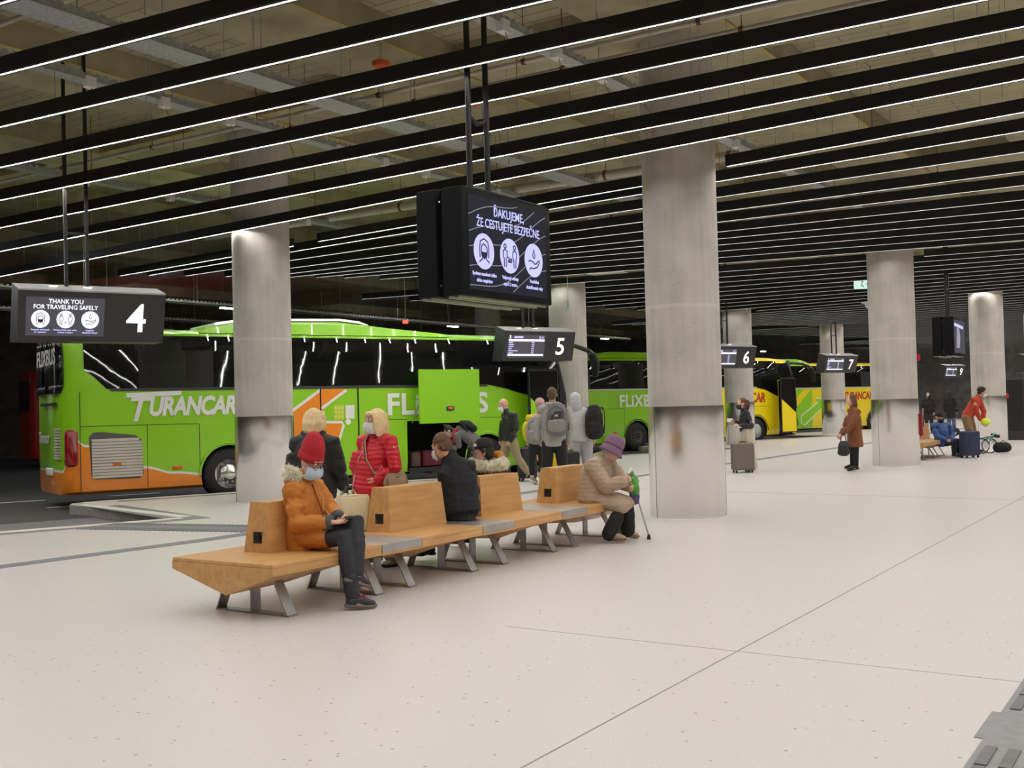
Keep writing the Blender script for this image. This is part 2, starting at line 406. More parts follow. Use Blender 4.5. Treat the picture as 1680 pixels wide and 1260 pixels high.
# ================================================================ round pillars with steel sleeves
PIL = {'A': (13.74, 14.14), 'B': (13.76, 6.13), 'C': (25.24, 6.16), 'D': (36.75, 6.10), 'E': (36.7, 14.28), 'F': (47.6, 14.2), 'G': (25.2, 14.55),
       'H': (48.26, 6.1), 'I': (59.76, 14.2), 'J': (59.76, 6.1), 'K': (13.76, 24), 'L': (36.76, 25)}
PLAB = {'A': 'concrete pillar in a steel sleeve beside the near green coach', 'B': 'widest concrete pillar with steel sleeve, right of the long bench',
        'C': 'concrete pillar with steel sleeve beside the woman in the brown coat', 'D': 'concrete pillar with steel sleeve behind the folded bicycle',
        'E': 'concrete pillar behind the woman with the taupe suitcase', 'F': 'slim distant concrete pillar behind the number 7 sign',
        'G': 'concrete pillar behind the number 5 sign at the coach front', 'H': 'distant concrete pillar beside the dark information totem',
        'I': 'distant concrete pillar behind the number 9 sign', 'J': 'farthest concrete pillar at the right edge of the hall', 'K': 'dim concrete pillar behind the near green coach roof',
        'L': 'dim concrete pillar standing behind the bicolour coaches'}
for k, (u, v) in PIL.items():
    t_ = thing('concrete_pillar', PLAB[k], 'pillar', W(u, v, 0 if k not in 'KL' else -.17), AX)
    MB().lathe([(.5, 1.5), (.5, 7.0)], n=64).build('shaft', conc, t_, 60)
    b = MB(); b.lathe([(.506, 0), (.512, .004), (.512, 1.5), (.5, 1.502)], n=64)
    b.build('steel_sleeve', steel, t_, 60)
    b = MB()
    for an in (-70, -58, 40, 150): b.box(-.004, .004, -.001, .002, .0, 1.5) if False else b.tube([(.5125 * cos(R(an)), .5125 * sin(R(an)), .01), (.5125 * cos(R(an)), .5125 * sin(R(an)), 1.495)], .0022, 6)
    b.build('sleeve_seam', darkgrey, t_)
    MB().lathe([(.53, 0), (.53, .006), (.51, .012)], n=48).build('base_ring', white, t_, 30)

# ================================================================ light slats
SL = []                                        # (u at v=6, slope du/dv, v start, v end)
for u6, sl in ((-.3, -.02), (.75, -.04), (1.8, -.06), (2.85, -.08), (3.9, -.09), (4.98, -.09), (6.09, -.08), (7.18, -.063), (8.24, -.04), (9.32, -.0185), (10.35, .011), (11.4, .041), (12.45, .0955)):
    SL.append((u6, sl, -10, 24.5))
SL.append((14.27, .0985, 6.75, 14.0)); SL.append((14.3, .0985, 14.75, 20.66)); SL.append((13.99, .13, -10, 5.5))
for u6, sl in ((14.79, .094), (15.9, .062), (17.12, .027), (18.14, -.004), (19.3, -.06), (20.22, -.1), (21.12, -.135), (22.1, -.155), (23.15, -.165), (24.2, -.17)):
    SL.append((u6, sl, -10, None))
u6 = 25.75
while u6 < 76:
    w = ((u6 - 25.25) / 11.5); k = int(w); w -= k
    sl = (-.16 + .28 * w) if k % 2 == 0 else (.12 - .28 * w)
    SL.append((u6, sl, -10, None)); u6 += 1.047
ZS = 4.72
SLH = .15
mt = bpy.data.meshes
wire = MB().tube([(0, 0, 0), (0, 0, CZ - ZS - SLH)], .004, 5).mesh('suspension_wire', galv)
plist = list(PIL.values())
def clear(u6, sl, v0, v1):                      # break a slat where it would run through a pillar
    seg = [(v0, v1)]
    for pu, pv in plist:
        if abs(u6 + sl * (pv - 6) - pu) < .5:
            out = []
            for a, b in seg:
                if a < pv - .62: out.append((a, min(b, pv - .62)))
                if b > pv + .62: out.append((max(a, pv + .62), b))
            seg = [q for q in out if q[1] - q[0] > .3]
    return seg
lipm = mat('slat_lip', (.03, .03, .03), .6)
def slat(u6, sl, v0, v1, lab):
    a = W(u6 + sl * (v0 - 6), v0, ZS); b = W(u6 + sl * (v1 - 6), v1, ZS); L = (b - a).length
    rz = math.atan2((b - a).y, (b - a).x)
    t_ = thing('light_slat', lab, 'ceiling light', a, rz, 'black light slats under the ceiling')
    MB().box(0, L, -.034, .034, .012, SLH).build('housing', black, t_)
    n = max(1, int(L / 3)); q = MB()
    for i in range(n):
        q.add([(L * i / n, -.0115, 0), (L * (i + 1) / n, -.0115, 0), (L * (i + 1) / n, .0115, 0), (L * i / n, .0115, 0)], [(0, 3, 2, 1)])
    q.build('light_line', led, t_, fix=False)
    for y0, y1 in ((-.034, -.0115), (.0115, .034)): MB().box(0, L, y0, y1, -.005, .012).build('edge_lip', lipm, t_)
    k = max(2, int(L / 2.6))
    for i in range(k):
        o = bpy.data.objects.new('suspension_wire', wire); COL.objects.link(o); o.parent = t_; o.location = (.3 + (L - .6) * i / (k - 1), 0, SLH)
idx = 0
for u6, sl, v0, v1 in SL:
    if v1 is None:
        w = ((u6 - 13.76) % 11.5) / 11.5
        v1 = 20.6 - 5.0 * w if u6 < 25.5 else 20.6 - 6.0 * w
    for a, b in clear(u6, sl, v0, v1):
        idx += 1
        slat(u6, sl, a, b, 'long black ceiling slat with a white light line beneath')

# ================================================================ cable trays, pipes and boxes above the slats
def tray(v0, z, u0, u1, w, lab):
    t_ = thing('cable_tray', lab, 'cable tray', W(u0, v0, z), AX, 'galvanised cable trays above the light slats'); L = u1 - u0
    q = MB(); q.box(0, L, -w / 2, w / 2, 0, .004).box(0, L, -w / 2, -w / 2 + .004, 0, .07).box(0, L, w / 2 - .004, w / 2, 0, .07)
    q.build('channel', galv, t_)
    q = MB()
    pl = [(0, .055)] + [(L, .055)]
    for i in reversed(range(int(L / .12))): pl += [(i * .12 + .06, .065), (i * .12 + .06, .095), (i * .12, .095), (i * .12, .065)]
    q.prism(pl, lambda a, b, h: (a, h, b), -w / 2 - .003, -w / 2 + .005)
    q.build('slotted_rim', galv, t_)
    for i in range(int(L / 2.5)):
        o = bpy.data.objects.new('hanger_rod', bpy.data.meshes.get('hanger_rod') or MB().tube([(0, 0, 0), (0, 0, CZ - 5.3)], .006, 5).mesh('hanger_rod', galv)); COL.objects.link(o); o.parent = t_; o.location = (.6 + i * 2.5, w / 2 - .01, 0)
    q = MB()
    for i in range(3): q.tube([(0, -.06 + i * .05, .02), (L, -.06 + i * .05, .02)], .014, 6)
    q.build('cable', darkgrey, t_)
tray(9.73, 5.6, -6, 60, .42, 'broad galvanised cable tray above the near slats')
tray(11.35, 5.6, -6, 60, .22, 'narrow cable tray carrying junction boxes over the bench side')
tray(16.2, 5.6, 0, 60, .22, 'cable tray running above the kerb line')
tray(6.33, 5.6, 4, 60, .22, 'cable tray running over the row of pillars')
jb = None
for v0 in (11.35, 6.33, 16.2):
    for i in range(9):
        u0 = 8.2 + i * 1.1 if v0 == 11.35 else 9.6 + i * 1.1 if v0 == 6.33 else 9.8 + i * 1.8
        if jb is None:
            jb = thing('junction_box', '', 'junction box', W(u0, v0 - .1, 5.52), AX, 'white junction boxes on the cable trays')
            MB().bev(-.07, .07, -.05, .05, -.02, .12, .015).build('box_body', white, jb)
            MB().tube([(0, -.03, -.02), (.02, -.05, -.12), (-.02, -.14, -.2), (0, -.16, -.35), (.01, -.15, -.66)], .006, 6).build('orange_cable', mat('orange_cable', 'b8794a', .6), jb, True)
            jb['label'] = 'white junction box with a drooping orange cable on a tray'
        else: dup(jb, W(u0, v0 - .1, 5.52), AX, 'white junction box with a drooping orange cable on a tray')
pipem = mat('white_pipe', 'b6b1a2', .5); clampm = mat('rust_clamp', '6b3a2a', .7)
for i, (u0, z, r, v0, v1) in enumerate(((17.7, 5.75, .085, -8, 20), (12.05, 5.85, .035, -8, 20), (11.75, 5.95, .03, 2, 20), (22.5, 5.9, .04, -8, 18), (29.4, 5.8, .07, -8, 18), (7.3, 6.1, .03, -8, 16))):
    t_ = thing('water_pipe', ['thick white pipe with rust clamps running behind the big screen', 'slim pale pipe with dark clamps crossing above the big screen', 'thin sprinkler pipe left of the big screen hanger', 'slim pale pipe right of the widest pillar', 'white pipe far down the hall', 'thin conduit high above the front slats'][i], 'pipe', W(u0, v0, z), AX + pi / 2)
    MB().tube([(0, 0, 0), (v1 - v0, 0, 0)], r, 14).build('pipe_run', pipem, t_, 60)
    for j in range(int((v1 - v0) / 2.4)):
        q = MB().tube([(.5 + j * 2.4, 0, 0), (.55 + j * 2.4, 0, 0)], r + .012, 12).tube([(.525 + j * 2.4, 0, r), (.525 + j * 2.4, 0, CZ - z)], .006, 5)
        q.build('clamp', clampm, t_)

# ================================================================ lamps over the coach lane (small wide fixtures hung under the slab)
lampm = mat('lane_lamp_lens', (1, 1, 1), .5, emit=(.86, .9, 1), es=260)
lamp0 = None
for i, (u, v, z) in enumerate(((11.5, 22.2, 4.6), (22, 24, 4.6), (33, 24, 4.6), (45, 24, 4.6), (56, 24, 4.6), (4, 33, 4.8), (16, 34, 4.8), (28, 34, 4.8), (41, 34, 4.8), (0, 24, 4.6), (54, 35, 4.8), (66, 24, 4.6))):
    lab = 'small white lamp hanging over the coach lane'
    if lamp0 is None:
        lamp0 = thing('lane_lamp', lab, 'lamp', W(u, v, z), AX, 'lane lamps over the coaches')
        MB().bev(-.3, .3, -.09, .09, .02, .1, .03).build('lamp_housing', white, lamp0, 40)
        MB().box(-.27, .27, -.07, .07, .0, .02).build('lens', lampm, lamp0)
        for s_ in (-.2, .2): MB().tube([(s_, 0, .1), (s_, 0, CZ - 4.6)], .006, 5).build('hanger_rod', galv, lamp0)
    else: dup(lamp0, W(u, v, z), AX, lab)
redm = mat('red_indicator', (.5, .02, .01), .4, emit=(1, .06, .03), es=3)
for i, (u, v, z) in enumerate(((13.2, 18.4, 3.75), (22, 17.5, 3.8), (27.5, 17.2, 3.7))):
    t_ = thing('bay_indicator', ['small red lit indicator above the roof of the near green coach', 'small red lit indicator left of the number 5 sign', 'small red lit indicator above the second coach roof'][i], 'indicator', W(u, v, z), AX)
    MB().bev(-.06, .06, -.05, .05, -.04, .04, .015).build('lens', redm, t_, 40); MB().tube([(0, 0, .04), (0, 0, CZ - z)], .008, 6).build('drop_rod', galv, t_)
# slotted rail over the lane
tray(20.2, 4.15, 2, 40, .12, 'slotted rail hanging low over the coach roofs')
tray(23.2, 4.05, 2, 40, .12, 'slotted rail over the far side of the coach lane')
# ================================================================ coaches
GREEN, YEL, ORG = srgb('8ccb1e'), srgb('ecd30e'), srgb('ee8a1c')
def paint(name, kind, xt=0):
    """body paint: green all over, orange rear skirt with white edge ('orange'), or green rear and yellow front ('split')"""
    m = mat(name, GREEN, .28, coat=.5); t = NT(m)
    tc = t.n('TexCoord'); sp = t.n('SeparateXYZ'); t.l.new(tc.outputs['Object'], sp.inputs[0]); x, z = sp.outputs[0], sp.outputs[2]
    if kind == 'orange':
        r = t.n('ValToRGB'); cr = r.color_ramp; cr.interpolation = 'EASE'
        pts = [(-3.3, .66), (-3.12, .7), (-3.0, 1.36), (-2.75, 1.17), (-2.2, .93), (-1.68, .72), (-1.11, .585), (-.36, .51)]
        fx = lambda q: (q + 3.4) / 3.2
        while len(cr.elements) < len(pts): cr.elements.new(.5)
        for e, (px, pz) in zip(cr.elements, pts): e.position = fx(px); e.color = (pz / 2,) * 3 + (1,)
        t.l.new(t.math('DIVIDE', t.math('ADD', x, 3.4), 3.2), r.inputs[0])
        th = t.math('MULTIPLY', r.outputs[0], 2.)
        rear = t.math('LESS_THAN', x, -.3)
        d = t.math('SUBTRACT', th, z)
        org = t.math('MULTIPLY', rear, t.math('GREATER_THAN', d, 0.)); wh = t.math('MULTIPLY', rear, t.math('GREATER_THAN', d, -.045))
        c = t.mix(org, t.mix(wh, GREEN, (.8, .8, .76)), ORG)
    else:
        s = t.math('GREATER_THAN', t.math('ADD', x, t.math('MULTIPLY', z, -.0)), xt)
        c = t.mix(s, GREEN, YEL)
    t.l.new(c, t.b.inputs['Base Color']); return m
chrome = mat('chrome', (.75, .74, .72), .12, 1.); rimgrey = mat('rim_grey', (.12, .12, .12), .4, .7); silver = mat('silver_paint', 'b9b9b4', .4, .3)
letter_w = mat('white_lettering', 'e4e4de', .5); letter_r = mat('red_lettering', 'b5301c', .5); tail_r = mat('tail_lamp_red', (.25, .005, .01), .15, coat=.6)
amber = mat('amber_lens', 'c8640a', .2); bayin = mat('bay_lining', (.02, .02, .02), .8); grille_m = mat('grille_slat', 'c0b9ad', .5)
winbump = mat('coach_window', (.004, .005, .005), .02, spec=.7, bump=(.9, .09))
XR, XF, HWID = -3.13, 8.72, 1.275
ZP = [(.28, 1.12), (.34, 1.235), (.6, 1.272), (1.0, HWID), (2.22, HWID), (3.0, 1.243), (3.2, 1.21), (3.34, 1.12), (3.42, .9), (3.46, .5)]
def side_y(z):
    for (z0, w0), (z1, w1) in zip(ZP[:-1], ZP[1:]):
        if z0 <= z <= z1: return HWID - (w0 + (w1 - w0) * (z - z0) / (z1 - z0))
    return 0 if z < 1.5 else .1
def clipz(poly, lo, hi):
    for s, c in ((1, lo), (-1, hi)):
        out = []
        for i in range(len(poly)):
            a, b = poly[i - 1], poly[i]; ia, ib = s * (a[1] - c) >= 0, s * (b[1] - c) >= 0
            if ia != ib: q = (c - a[1]) / (b[1] - a[1]); out.append((a[0] + (b[0] - a[0]) * q, c))
            if ib: out.append(b)
        poly = out
    return poly
def panel(mb, poly, y0=-.006, y1=.03, flat=False):
    """plate on the near flank; poly in (x, z), follows the lean of the side"""
    if flat or max(p[1] for p in poly) < 2.2: return mb.prism(poly, lambda a, b, h: (a, h, b), y0, y1)
    kn = [-9, 2.22, 3.0, 3.2, 3.34, 9]
    for lo, hi in zip(kn[:-1], kn[1:]):
        pl = clipz(poly, lo, hi)
        if len(pl) > 2 and max(p[1] for p in pl) - min(p[1] for p in pl) > 1e-5: mb.prism(pl, lambda a, b, h: (a, side_y(b) + h, b), y0, y1)
    return mb
def coach(name, lab, P, bodymat, livery):
    t_ = thing(name, lab, 'coach', P, R(34))
    nose = lambda z: .0 if z < 1.05 else .42 * ((z - 1.05) / 2.4) ** 1.7
    st = [(XR, .80, .985), (XR + .06, .9, .992), (XR + .2, .965, .998), (XR + .42, 1, 1), (-1, 1, 1), (3, 1, 1), (7.6, 1, 1), (8.2, .985, 1), (8.52, .94, .998), (8.68, .86, .995), (XF, .78, .99)]
    rings = []
    for x, kw, kz in st:
        half = [(w * kw, z if z < 3 else 3 + (z - 3) * kz - (0 if x < 8 else .05)) for z, w in ZP]
        ring = [(x - (nose(z) if x > 8 else nose(z) * max(0, (x - 7) / 1.0)), HWID - w, z) for w, z in half] + [(x - (nose(z) if x > 8 else nose(z) * max(0, (x - 7))), HWID + w, z) for w, z in reversed(half)]
        rings.append(ring)
    body = MB().rings(rings).build('body_shell', bodymat, t_, 35)
    cut = []
    for xw in (0, 6.18):
        c = MB().lathe([(.575, -.3), (.575, .42)], (xw, 0, .53), 'y', 48).build('c', bayin); cut.append(c)
    if livery == 'near':
        cut.append(MB().box(4.06, 5.74, -.3, 1.5, .36, 1.46).build('c', bayin))
    cut.append(MB().box(7.45, 8.28, -.3, .8, .34, 2.5).build('c', bayin))
    bpy.context.view_layer.update()
    body.data.materials.append(bayin)
    for c in cut: c.matrix_world = t_.matrix_world
    boolean(body, cut)
    inner = [p for p in body.data.polygons if .012 < p.center.y < 2.0 and abs(p.center.z - 1.0) < 1.6 and -.7 < p.center.x < 8.4 and ((abs(p.normal.y) < .9) or p.center.y > .3) and p.center.z < 2.52 and p.center.z > .3]
    for p in inner: p.material_index = len(body.data.materials) - 1
    # wheels
    for xw, rear in ((0, True), (6.18, False)):
        w = MB().lathe([(.29, .02), (.33, .01), (.47, .03), (.515, .07), (.525, .12), (.525, .26), (.5, .32), (.3, .32)], (xw, .02, .525), 'y', 48).build('tyre', rubber, t_, 40)
        if livery == 'near' and rear: prof = [(.30, .02), (.29, .05), (.24, .06), (.2, .04), (.13, -.03), (.10, -.05), (.03, -.055), (0, -.055)]; wm = chrome
        elif rear: prof = [(.30, .02), (.28, .06), (.24, .15), (.16, .16), (.12, .1), (.1, .09), (0, .09)]; wm = rimgrey
        else: prof = [(.30, .02), (.28, .03), (.22, .0), (.12, -.03), (0, -.035)]; wm = silver if livery == 'split' else chrome
        MB().lathe(prof, (xw, .02, .525), 'y', 40).build('rim', wm, w, 40)
        for i in range(10):
            a = i * pi / 5; MB().lathe([(.0, -.02), (.016, -.02), (.016, .03)], (xw + .165 * cos(a), .02, .525 + .165 * sin(a)), 'y', 8).build('wheel_nut', chrome if wm is not silver else darkgrey, w)
        ar = MB(); ring = [(xw + .62 * cos(a), .53 + .62 * sin(a)) for a in [pi * i / 24 for i in range(25)]]
        ar.tube([(x, -.002, z) for x, z in ring], .018, 6).build('wheel_arch_trim', bodymat if livery == 'near' else darkgrey, t_, True)
    # windows on the near flank
    zb, zt = 2.255, 3.29
    if livery == 'near': band = [(-2.76, zt), (-2.76, 2.62), (-2.6, 2.5), (-2.36, zb), (6.2, zb), (6.75, 2.15), (7.1, 2.05), (7.42, 1.98), (7.42, zt)]
    else: band = [(-2.75, zt), (-2.9, 2.75), (-2.85, 1.95), (-2.55, 2.17), (-2.1, zb), (6.0, zb), (6.7, 2.14), (7.42, 1.86), (7.42, zt)]
    MB2 = MB(); cuts = [-2.9, -.35, 1.5, 3.3, 5.1, 6.75, 7.5]
    def clip(poly, x0, x1):
        for s, xc in ((1, x0), (-1, x1)):
            out = []
            for i in range(len(poly)):
                a, b = poly[i - 1], poly[i]; ia, ib = s * (a[0] - xc) >= 0, s * (b[0] - xc) >= 0
                if ia != ib: q = (xc - a[0]) / (b[0] - a[0]); out.append((xc, a[1] + (b[1] - a[1]) * q))
                if ib: out.append(b)
            poly = out
        return poly
    for a, b in zip(cuts[:-1], cuts[1:]):
        pl = clip(band, a + .003, b - .003)
        if len(pl) > 2: panel(MB(), pl, -.008, .02).build('side_window', winbump, t_)
    panel(MB(), band, -.004, .01).build('window_backing', black, t_)
    panel(MB(), [(-2.3, zb - .045), (6.2, zb - .045), (6.2, zb + .012), (-2.3, zb + .012)], -.01, .02).build('window_sill_trim', darkgrey if livery == 'near' else silver, t_)
    panel(MB(), [(7.43, 2.52), (8.27, 2.52), (8.1, 3.2), (7.43, 3.2)], -.009, .02).build('front_side_pane', glass, t_)
    panel(MB(), [(8.29, .6), (8.5, .6), (8.46, 1.4), (8.4, 2.2), (8.29, 2.5)], -.008, .02).build('door_post', black, t_)
    # windscreen, front corner post, mirror
    fr = MB(); n = 12
    for zz0, zz1 in [(1.25 + i * .18, 1.25 + (i + 1) * .18) for i in range(10)]:
        row = []
        for zz in (zz0, zz1):
            r_ = []
            for j in range(n + 1):
                s_ = -1 + 2 * j / n; yy = HWID + s_ * 1.2
                xx = XF + .02 - nose(zz) - .28 * abs(s_) ** 6 - .02; r_.append((xx, yy, zz))
            row.append(r_)
        for j in range(n): fr.add([row[0][j], row[0][j + 1], row[1][j + 1], row[1][j]], [(0, 1, 2, 3)])
    o = fr.build('windscreen', glass, t_, True); sm = o.modifiers.new('s', 'SOLIDIFY'); sm.thickness = .03; sm.offset = 0; MOD.append(o)
    post = MB().tube([(8.45, .03, 1.35), (8.42, .03, 2.0), (8.3, .05, 2.6), (8.1, .07, 3.3)], [.075, .07, .06, .07], 8).build('front_post', black, t_, True)
    arm = MB().tube([(7.95, .15, 3.18), (8.35, .05, 3.2), (8.75, -.1, 3.17), (9.05, -.22, 3.05), (9.16, -.26, 2.9)], [.05, .05, .055, .06, .05], 10).build('mirror_arm', black, t_, True)
    MB().limb([(9.13, -.25, 2.95), (9.2, -.28, 2.75), (9.2, -.28, 2.45)], [(.06, .13), (.075, .15), (.05, .12)], 14, (1, 0, 0)).build('mirror_head', black, arm, True)
    MB().tube([(9.06, -.25, 3.08), (9.2, -.29, 2.95), (9.265, -.3, 2.75), (9.26, -.3, 2.5)], .018, 8).build('mirror_cover', bodymat if livery == 'near' else mat('green_paint', GREEN, .3), arm, True)
    # door, swung out, and the doorway
    d = MB(); panel(d, [(7.02, .42), (7.88, .42), (7.88, 2.6), (7.02, 2.6)], -.52, -.47, True)
    leaf = d.build('door', black, t_)
    lowm = mat('green_paint', GREEN, .3) if livery == 'near' else mat('yellow_paint', YEL, .3)
    g = MB()
    top = [(7.86, 1.42), (7.45, 1.6), (7.06, 1.92)] if livery == 'near' else [(7.86, 1.2), (7.06, 1.75)]
    panel(g, [(7.06, .46), (7.86, .46)] + top, -.526, -.47, True); g.build('door_skin', lowm, leaf)
    panel(MB(), top + [(7.06, 2.54), (7.84, 2.54)], -.525, -.47, True).build('door_pane', glass, leaf)
    if livery == 'near':
        panel(MB(), [(7.06, .46), (7.5, .46), (7.5, .98), (7.06, .82)], -.53, -.5, True).build('orange_corner', mat('orange_paint', ORG, .3), leaf)
        panel(MB(), [(7.06, .82), (7.5, .98), (7.5, 1.03), (7.06, .87)], -.531, -.5, True).build('white_edge', letter_w, leaf)
    s_ = MB(); 
    for i in range(3): s_.box(7.48, 8.25, .12 + i * .22, .8, .36, .52 + i * .22)
    s_.build('door_step', darkgrey, t_)
    MB().tube([(7.62, .2, .9), (7.65, .22, 1.9)], .018, 8).build('grab_rail', silver, t_)
    # roof
    if livery == 'near':
        pod = [(-.5, 3.36), (-.15, 3.53), (.4, 3.63), (2.6, 3.68), (3.6, 3.6), (5.0, 3.44), (5.3, 3.38)]
        rg = []
        for x, z in pod: h = (z - 3.3); rg.append([(x, .14, 3.36), (x, .2, 3.36 + h * .62), (x, .36, z - .02), (x, .9, z + .03), (x, 1.65, z + .03), (x, 2.2, z - .02), (x, 2.36, 3.36 + h * .62), (x, 2.42, 3.36)])
        MB().rings(rg).build('roof_pod', bodymat, t_, 40)
        q = MB(); rg = []
        for x, z in ((-.1, 3.6), (.5, 3.7), (2.7, 3.75), (3.2, 3.7), (3.4, 3.63)): rg.append([(x, .42, z - .06), (x, .5, z), (x, 2.0, z), (x, 2.1, z - .06)])
        q.rings(rg).build('air_conditioner_lid', white, t_, 40)
    else:
        rg = []
        for x, z in ((-1.8, 3.46), (-1.5, 3.56), (-.8, 3.62), (1.2, 3.62), (1.8, 3.5)): rg.append([(x, .3, 3.4), (x, .45, z), (x, 2.1, z), (x, 2.25, 3.4)])
        MB().rings(rg).build('roof_pod', bodymat, t_, 40)
    panel(MB(), [(-2.85, 3.31), (7.8, 3.31), (7.8, 3.34), (-2.85, 3.34)], -.012, .02).build('roof_gutter', bodymat, t_)
    # shut lines of the flaps
    lines = [(-2.85, .32, -2.85, 2.2), (-2.85, 1.56, -.62, 1.55), (-1.62, .36, -1.62, 1.55), (-.6, .5, -.6, 1.55), (3.02, 1.52, 4.06, 1.5), (5.74, 1.5, 6.9, 1.48)]
    for x0, z0, x1, z1 in lines: MB().stroke([(x0, z0), (x1 + 1e-4, z1)], .012, lambda a, b, h: (a, -h, b), -.004, .0015).build('shut_line', black, t_)
    MB().bev(-1.15, -.95, -.004, .02, .66, .74, .02, 'y').build('side_marker', amber, t_, 40)
    # rear
    xr = XR - .02
    wn = MB(); rows = []
    for zz, yy in ((2.2, 1.02), (2.34, 1.13), (2.9, 1.12), (3.24, 1.02)): rows.append([(xr - .03 + .08 * abs(s) ** 8, HWID + s * yy, zz) for s in [-1 + 2 * j / 14 for j in range(15)]])
    for a, b in zip(rows[:-1], rows[1:]):
        for j in range(14): wn.add([a[j], a[j + 1], b[j + 1], b[j]], [(0, 1, 2, 3)])
    o = wn.build('rear_window', glass, t_, True); sm = o.modifiers.new('s', 'SOLIDIFY'); sm.thickness = .03; MOD.append(o)
    MB().bev(xr - .015, xr + .02, .98, 1.55, .62, .76, .02, 'x').build('number_plate', white, t_, 40)
    for yy in (.04, 2.4): MB().bev(XR + .02, XR + .26, yy - .02, yy + .13, .82, 1.5, .06, 'y').build('tail_lamp', tail_r, t_, 40)
    gq = MB()
    for i in range(11): gq.box(xr - .02, xr + .05, .32, .72, .95 + i * .055, .985 + i * .055)
    gq.build('rear_grille', grille_m, t_)
    MB().tube([(xr - .03, .5, 2.0), (xr - .03, 1.8, 2.0)], .03, 8).build('rear_handle', black, t_)
    return t_
def flank(x, z, y=-.012): return M.Translation((x, y, z)) @ M.Rotation(pi / 2, 4, 'X')
P0 = W(15.311, 16.762, -.17)
cb = coach('coach', 'green coach with orange rear skirt, open luggage flap and white lettering, beside the platform', P0, paint('coach_paint_green', 'orange'), 'near')
textmesh('T', .66, flank(-2.02, 1.64), 'lettering', letter_w, cb, .012, .003, 'LEFT', .28, .95)
textmesh('URANCAR', .5, flank(-1.6, 1.74), 'lettering', letter_w, cb, .02, .003, 'LEFT', .22, .77, .93)
q = MB().stroke([(-2.0, 2.13), (-.95, 2.165)], .085, lambda a, b, h: (a, -h, b), .004, .013); q.build('lettering', letter_w, cb)
textmesh('FLiXBUS', .645, flank(3.55, 1.625), 'lettering', letter_w, cb, .018, .003, 'LEFT', 0, 1, 1.06, 2.62)
og = mat('orange_paint', ORG, .3)
panel(MB(), [(1.0, 1.26), (1.0, 1.52), (2.01, 2.2), (2.6, 2.2), (2.08, 1.84), (2.08, 1.52), (2.5, 1.5), (2.3, .8), (2.0, .8), (1.2, .8)], -.005, .01).build('orange_arrow', og, cb)
q = MB(); F_ = lambda a, b, h: (a, -h, b)
q.stroke([(1.0, 1.52), (1.5, 1.85), (2.01, 2.19)], .06, F_, .004, .008); q.stroke([(2.02, 1.79), (2.6, 2.17)], .06, F_, .004, .008)
q.stroke([(2.05, 1.5), (2.48, 1.49), (2.52, 1.42), (2.3, .8)], .055, F_, .004, .008); q.build('white_outline', letter_w, cb)
q = MB()
for x_ in (2.0, 2.875): q.stroke([(x_, .42), (x_ + 1e-4, 2.22)], .03, F_, .004, .012)
q.build('emergency_door_gap', black, cb)
q = MB(); q.prism([(2.31, 1.55), (2.52, 1.55), (2.52, 1.85), (2.31, 1.85)], F_, .004, .007)
sk = q.build('amenity_sticker', mat('yellow_green_sticker', 'b7cf3a', .5), cb)
q = MB()
for i in range(3):
    for j in range(3): q.ball((2.345 + i * .068, -.008, 1.61 + j * .09), (.022, .004, .028), 10, 5)
q.stroke([(2.31, 1.55), (2.52, 1.55), (2.52, 1.85), (2.31, 1.85)], .012, F_, .006, .009, True); q.build('pictograms', mat('sticker_yellow', 'e8dc6a', .5), sk)
MB().prism([(2.57, 1.56), (2.78, 1.56), (2.78, 1.85), (2.57, 1.85)], F_, .004, .007).build('paper_notice', letter_w, cb)
MB().lathe([(.06, -.008), (.06, .0)], (2.63, 0, 1.49), 'y', 20).build('round_sticker', letter_w, cb)
MB().bev(2.33, 2.53, -.012, .02, .67, .75, .02, 'y').build('door_handle', darkgrey, cb, 40)
# grille with louvres at the engine bay
gp = [(-2.62, 1.44), (-2.5, 1.45), (-1.85, 1.37), (-1.74, 1.29), (-1.7, .62), (-1.78, .54), (-2.58, .56), (-2.66, .62), (-2.7, 1.36)]
gr = panel(MB(), gp, -.006, .01).build('engine_grille', mat('grille_shadow', (.09, .085, .075), .6), cb)
for i in range(13):
    zz = .6 + i * .057; x0 = -2.67 + (.0 if zz < 1.3 else .03); x1 = -1.72 - .0 if zz < 1.25 else -1.78 - max(0, (zz - 1.35)) * 5
    MB().prism([(-.03, -.022), (-.004, -.008), (-.004, .034), (-.03, .02)], lambda a, b, h, z_=zz: (h, a, z_ + b), x0 + .02, x1).build('louvre', grille_m, gr)
MB().bev(-2.28, -2.12, -.035, -.02, .8, .85, .015, 'y').build('side_marker', amber, cb)
# luggage flap raised in front of the flank, its rods and the bay floor
fl = panel(MB(), [(4.2, 1.4), (5.77, 1.4), (5.77, 2.6), (4.2, 2.6)], -.34, -.3, True).build('luggage_flap', mat('green_paint', GREEN, .3, coat=.5), cb)
MB().bev(4.88, 5.08, -.36, -.34, 1.67, 1.77, .02, 'y').build('flap_handle', darkgrey, fl, 40)
MB().bev(4.92, 5.04, -.366, -.35, 1.7, 1.75, .015, 'y').build('flap_marker', amber, fl, 40)
for x_ in (4.25, 5.6): MB().tube([(x_, .1, 1.42), (x_, -.3, 1.9)], .015, 8).build('lift_rod', galv, cb)
MB().box(4.08, 5.72, -.04, .0, .3, .42).build('bay_sill', darkgrey, cb)
MB().box(4.5, 5.5, -.3, .02, .28, .33).build('bay_step', darkgrey, cb)
textmesh('FLIXBUS', .42, M.Translation((XR - .085, 2.0, 2.75)) @ M.Rotation(-pi / 2, 4, 'Z') @ M.Rotation(pi / 2, 4, 'X'), 'lettering', mat('grey_lettering', 'b4b4b0', .5), cb, .01, .002, 'LEFT', 0, 1, 1, 1.7)
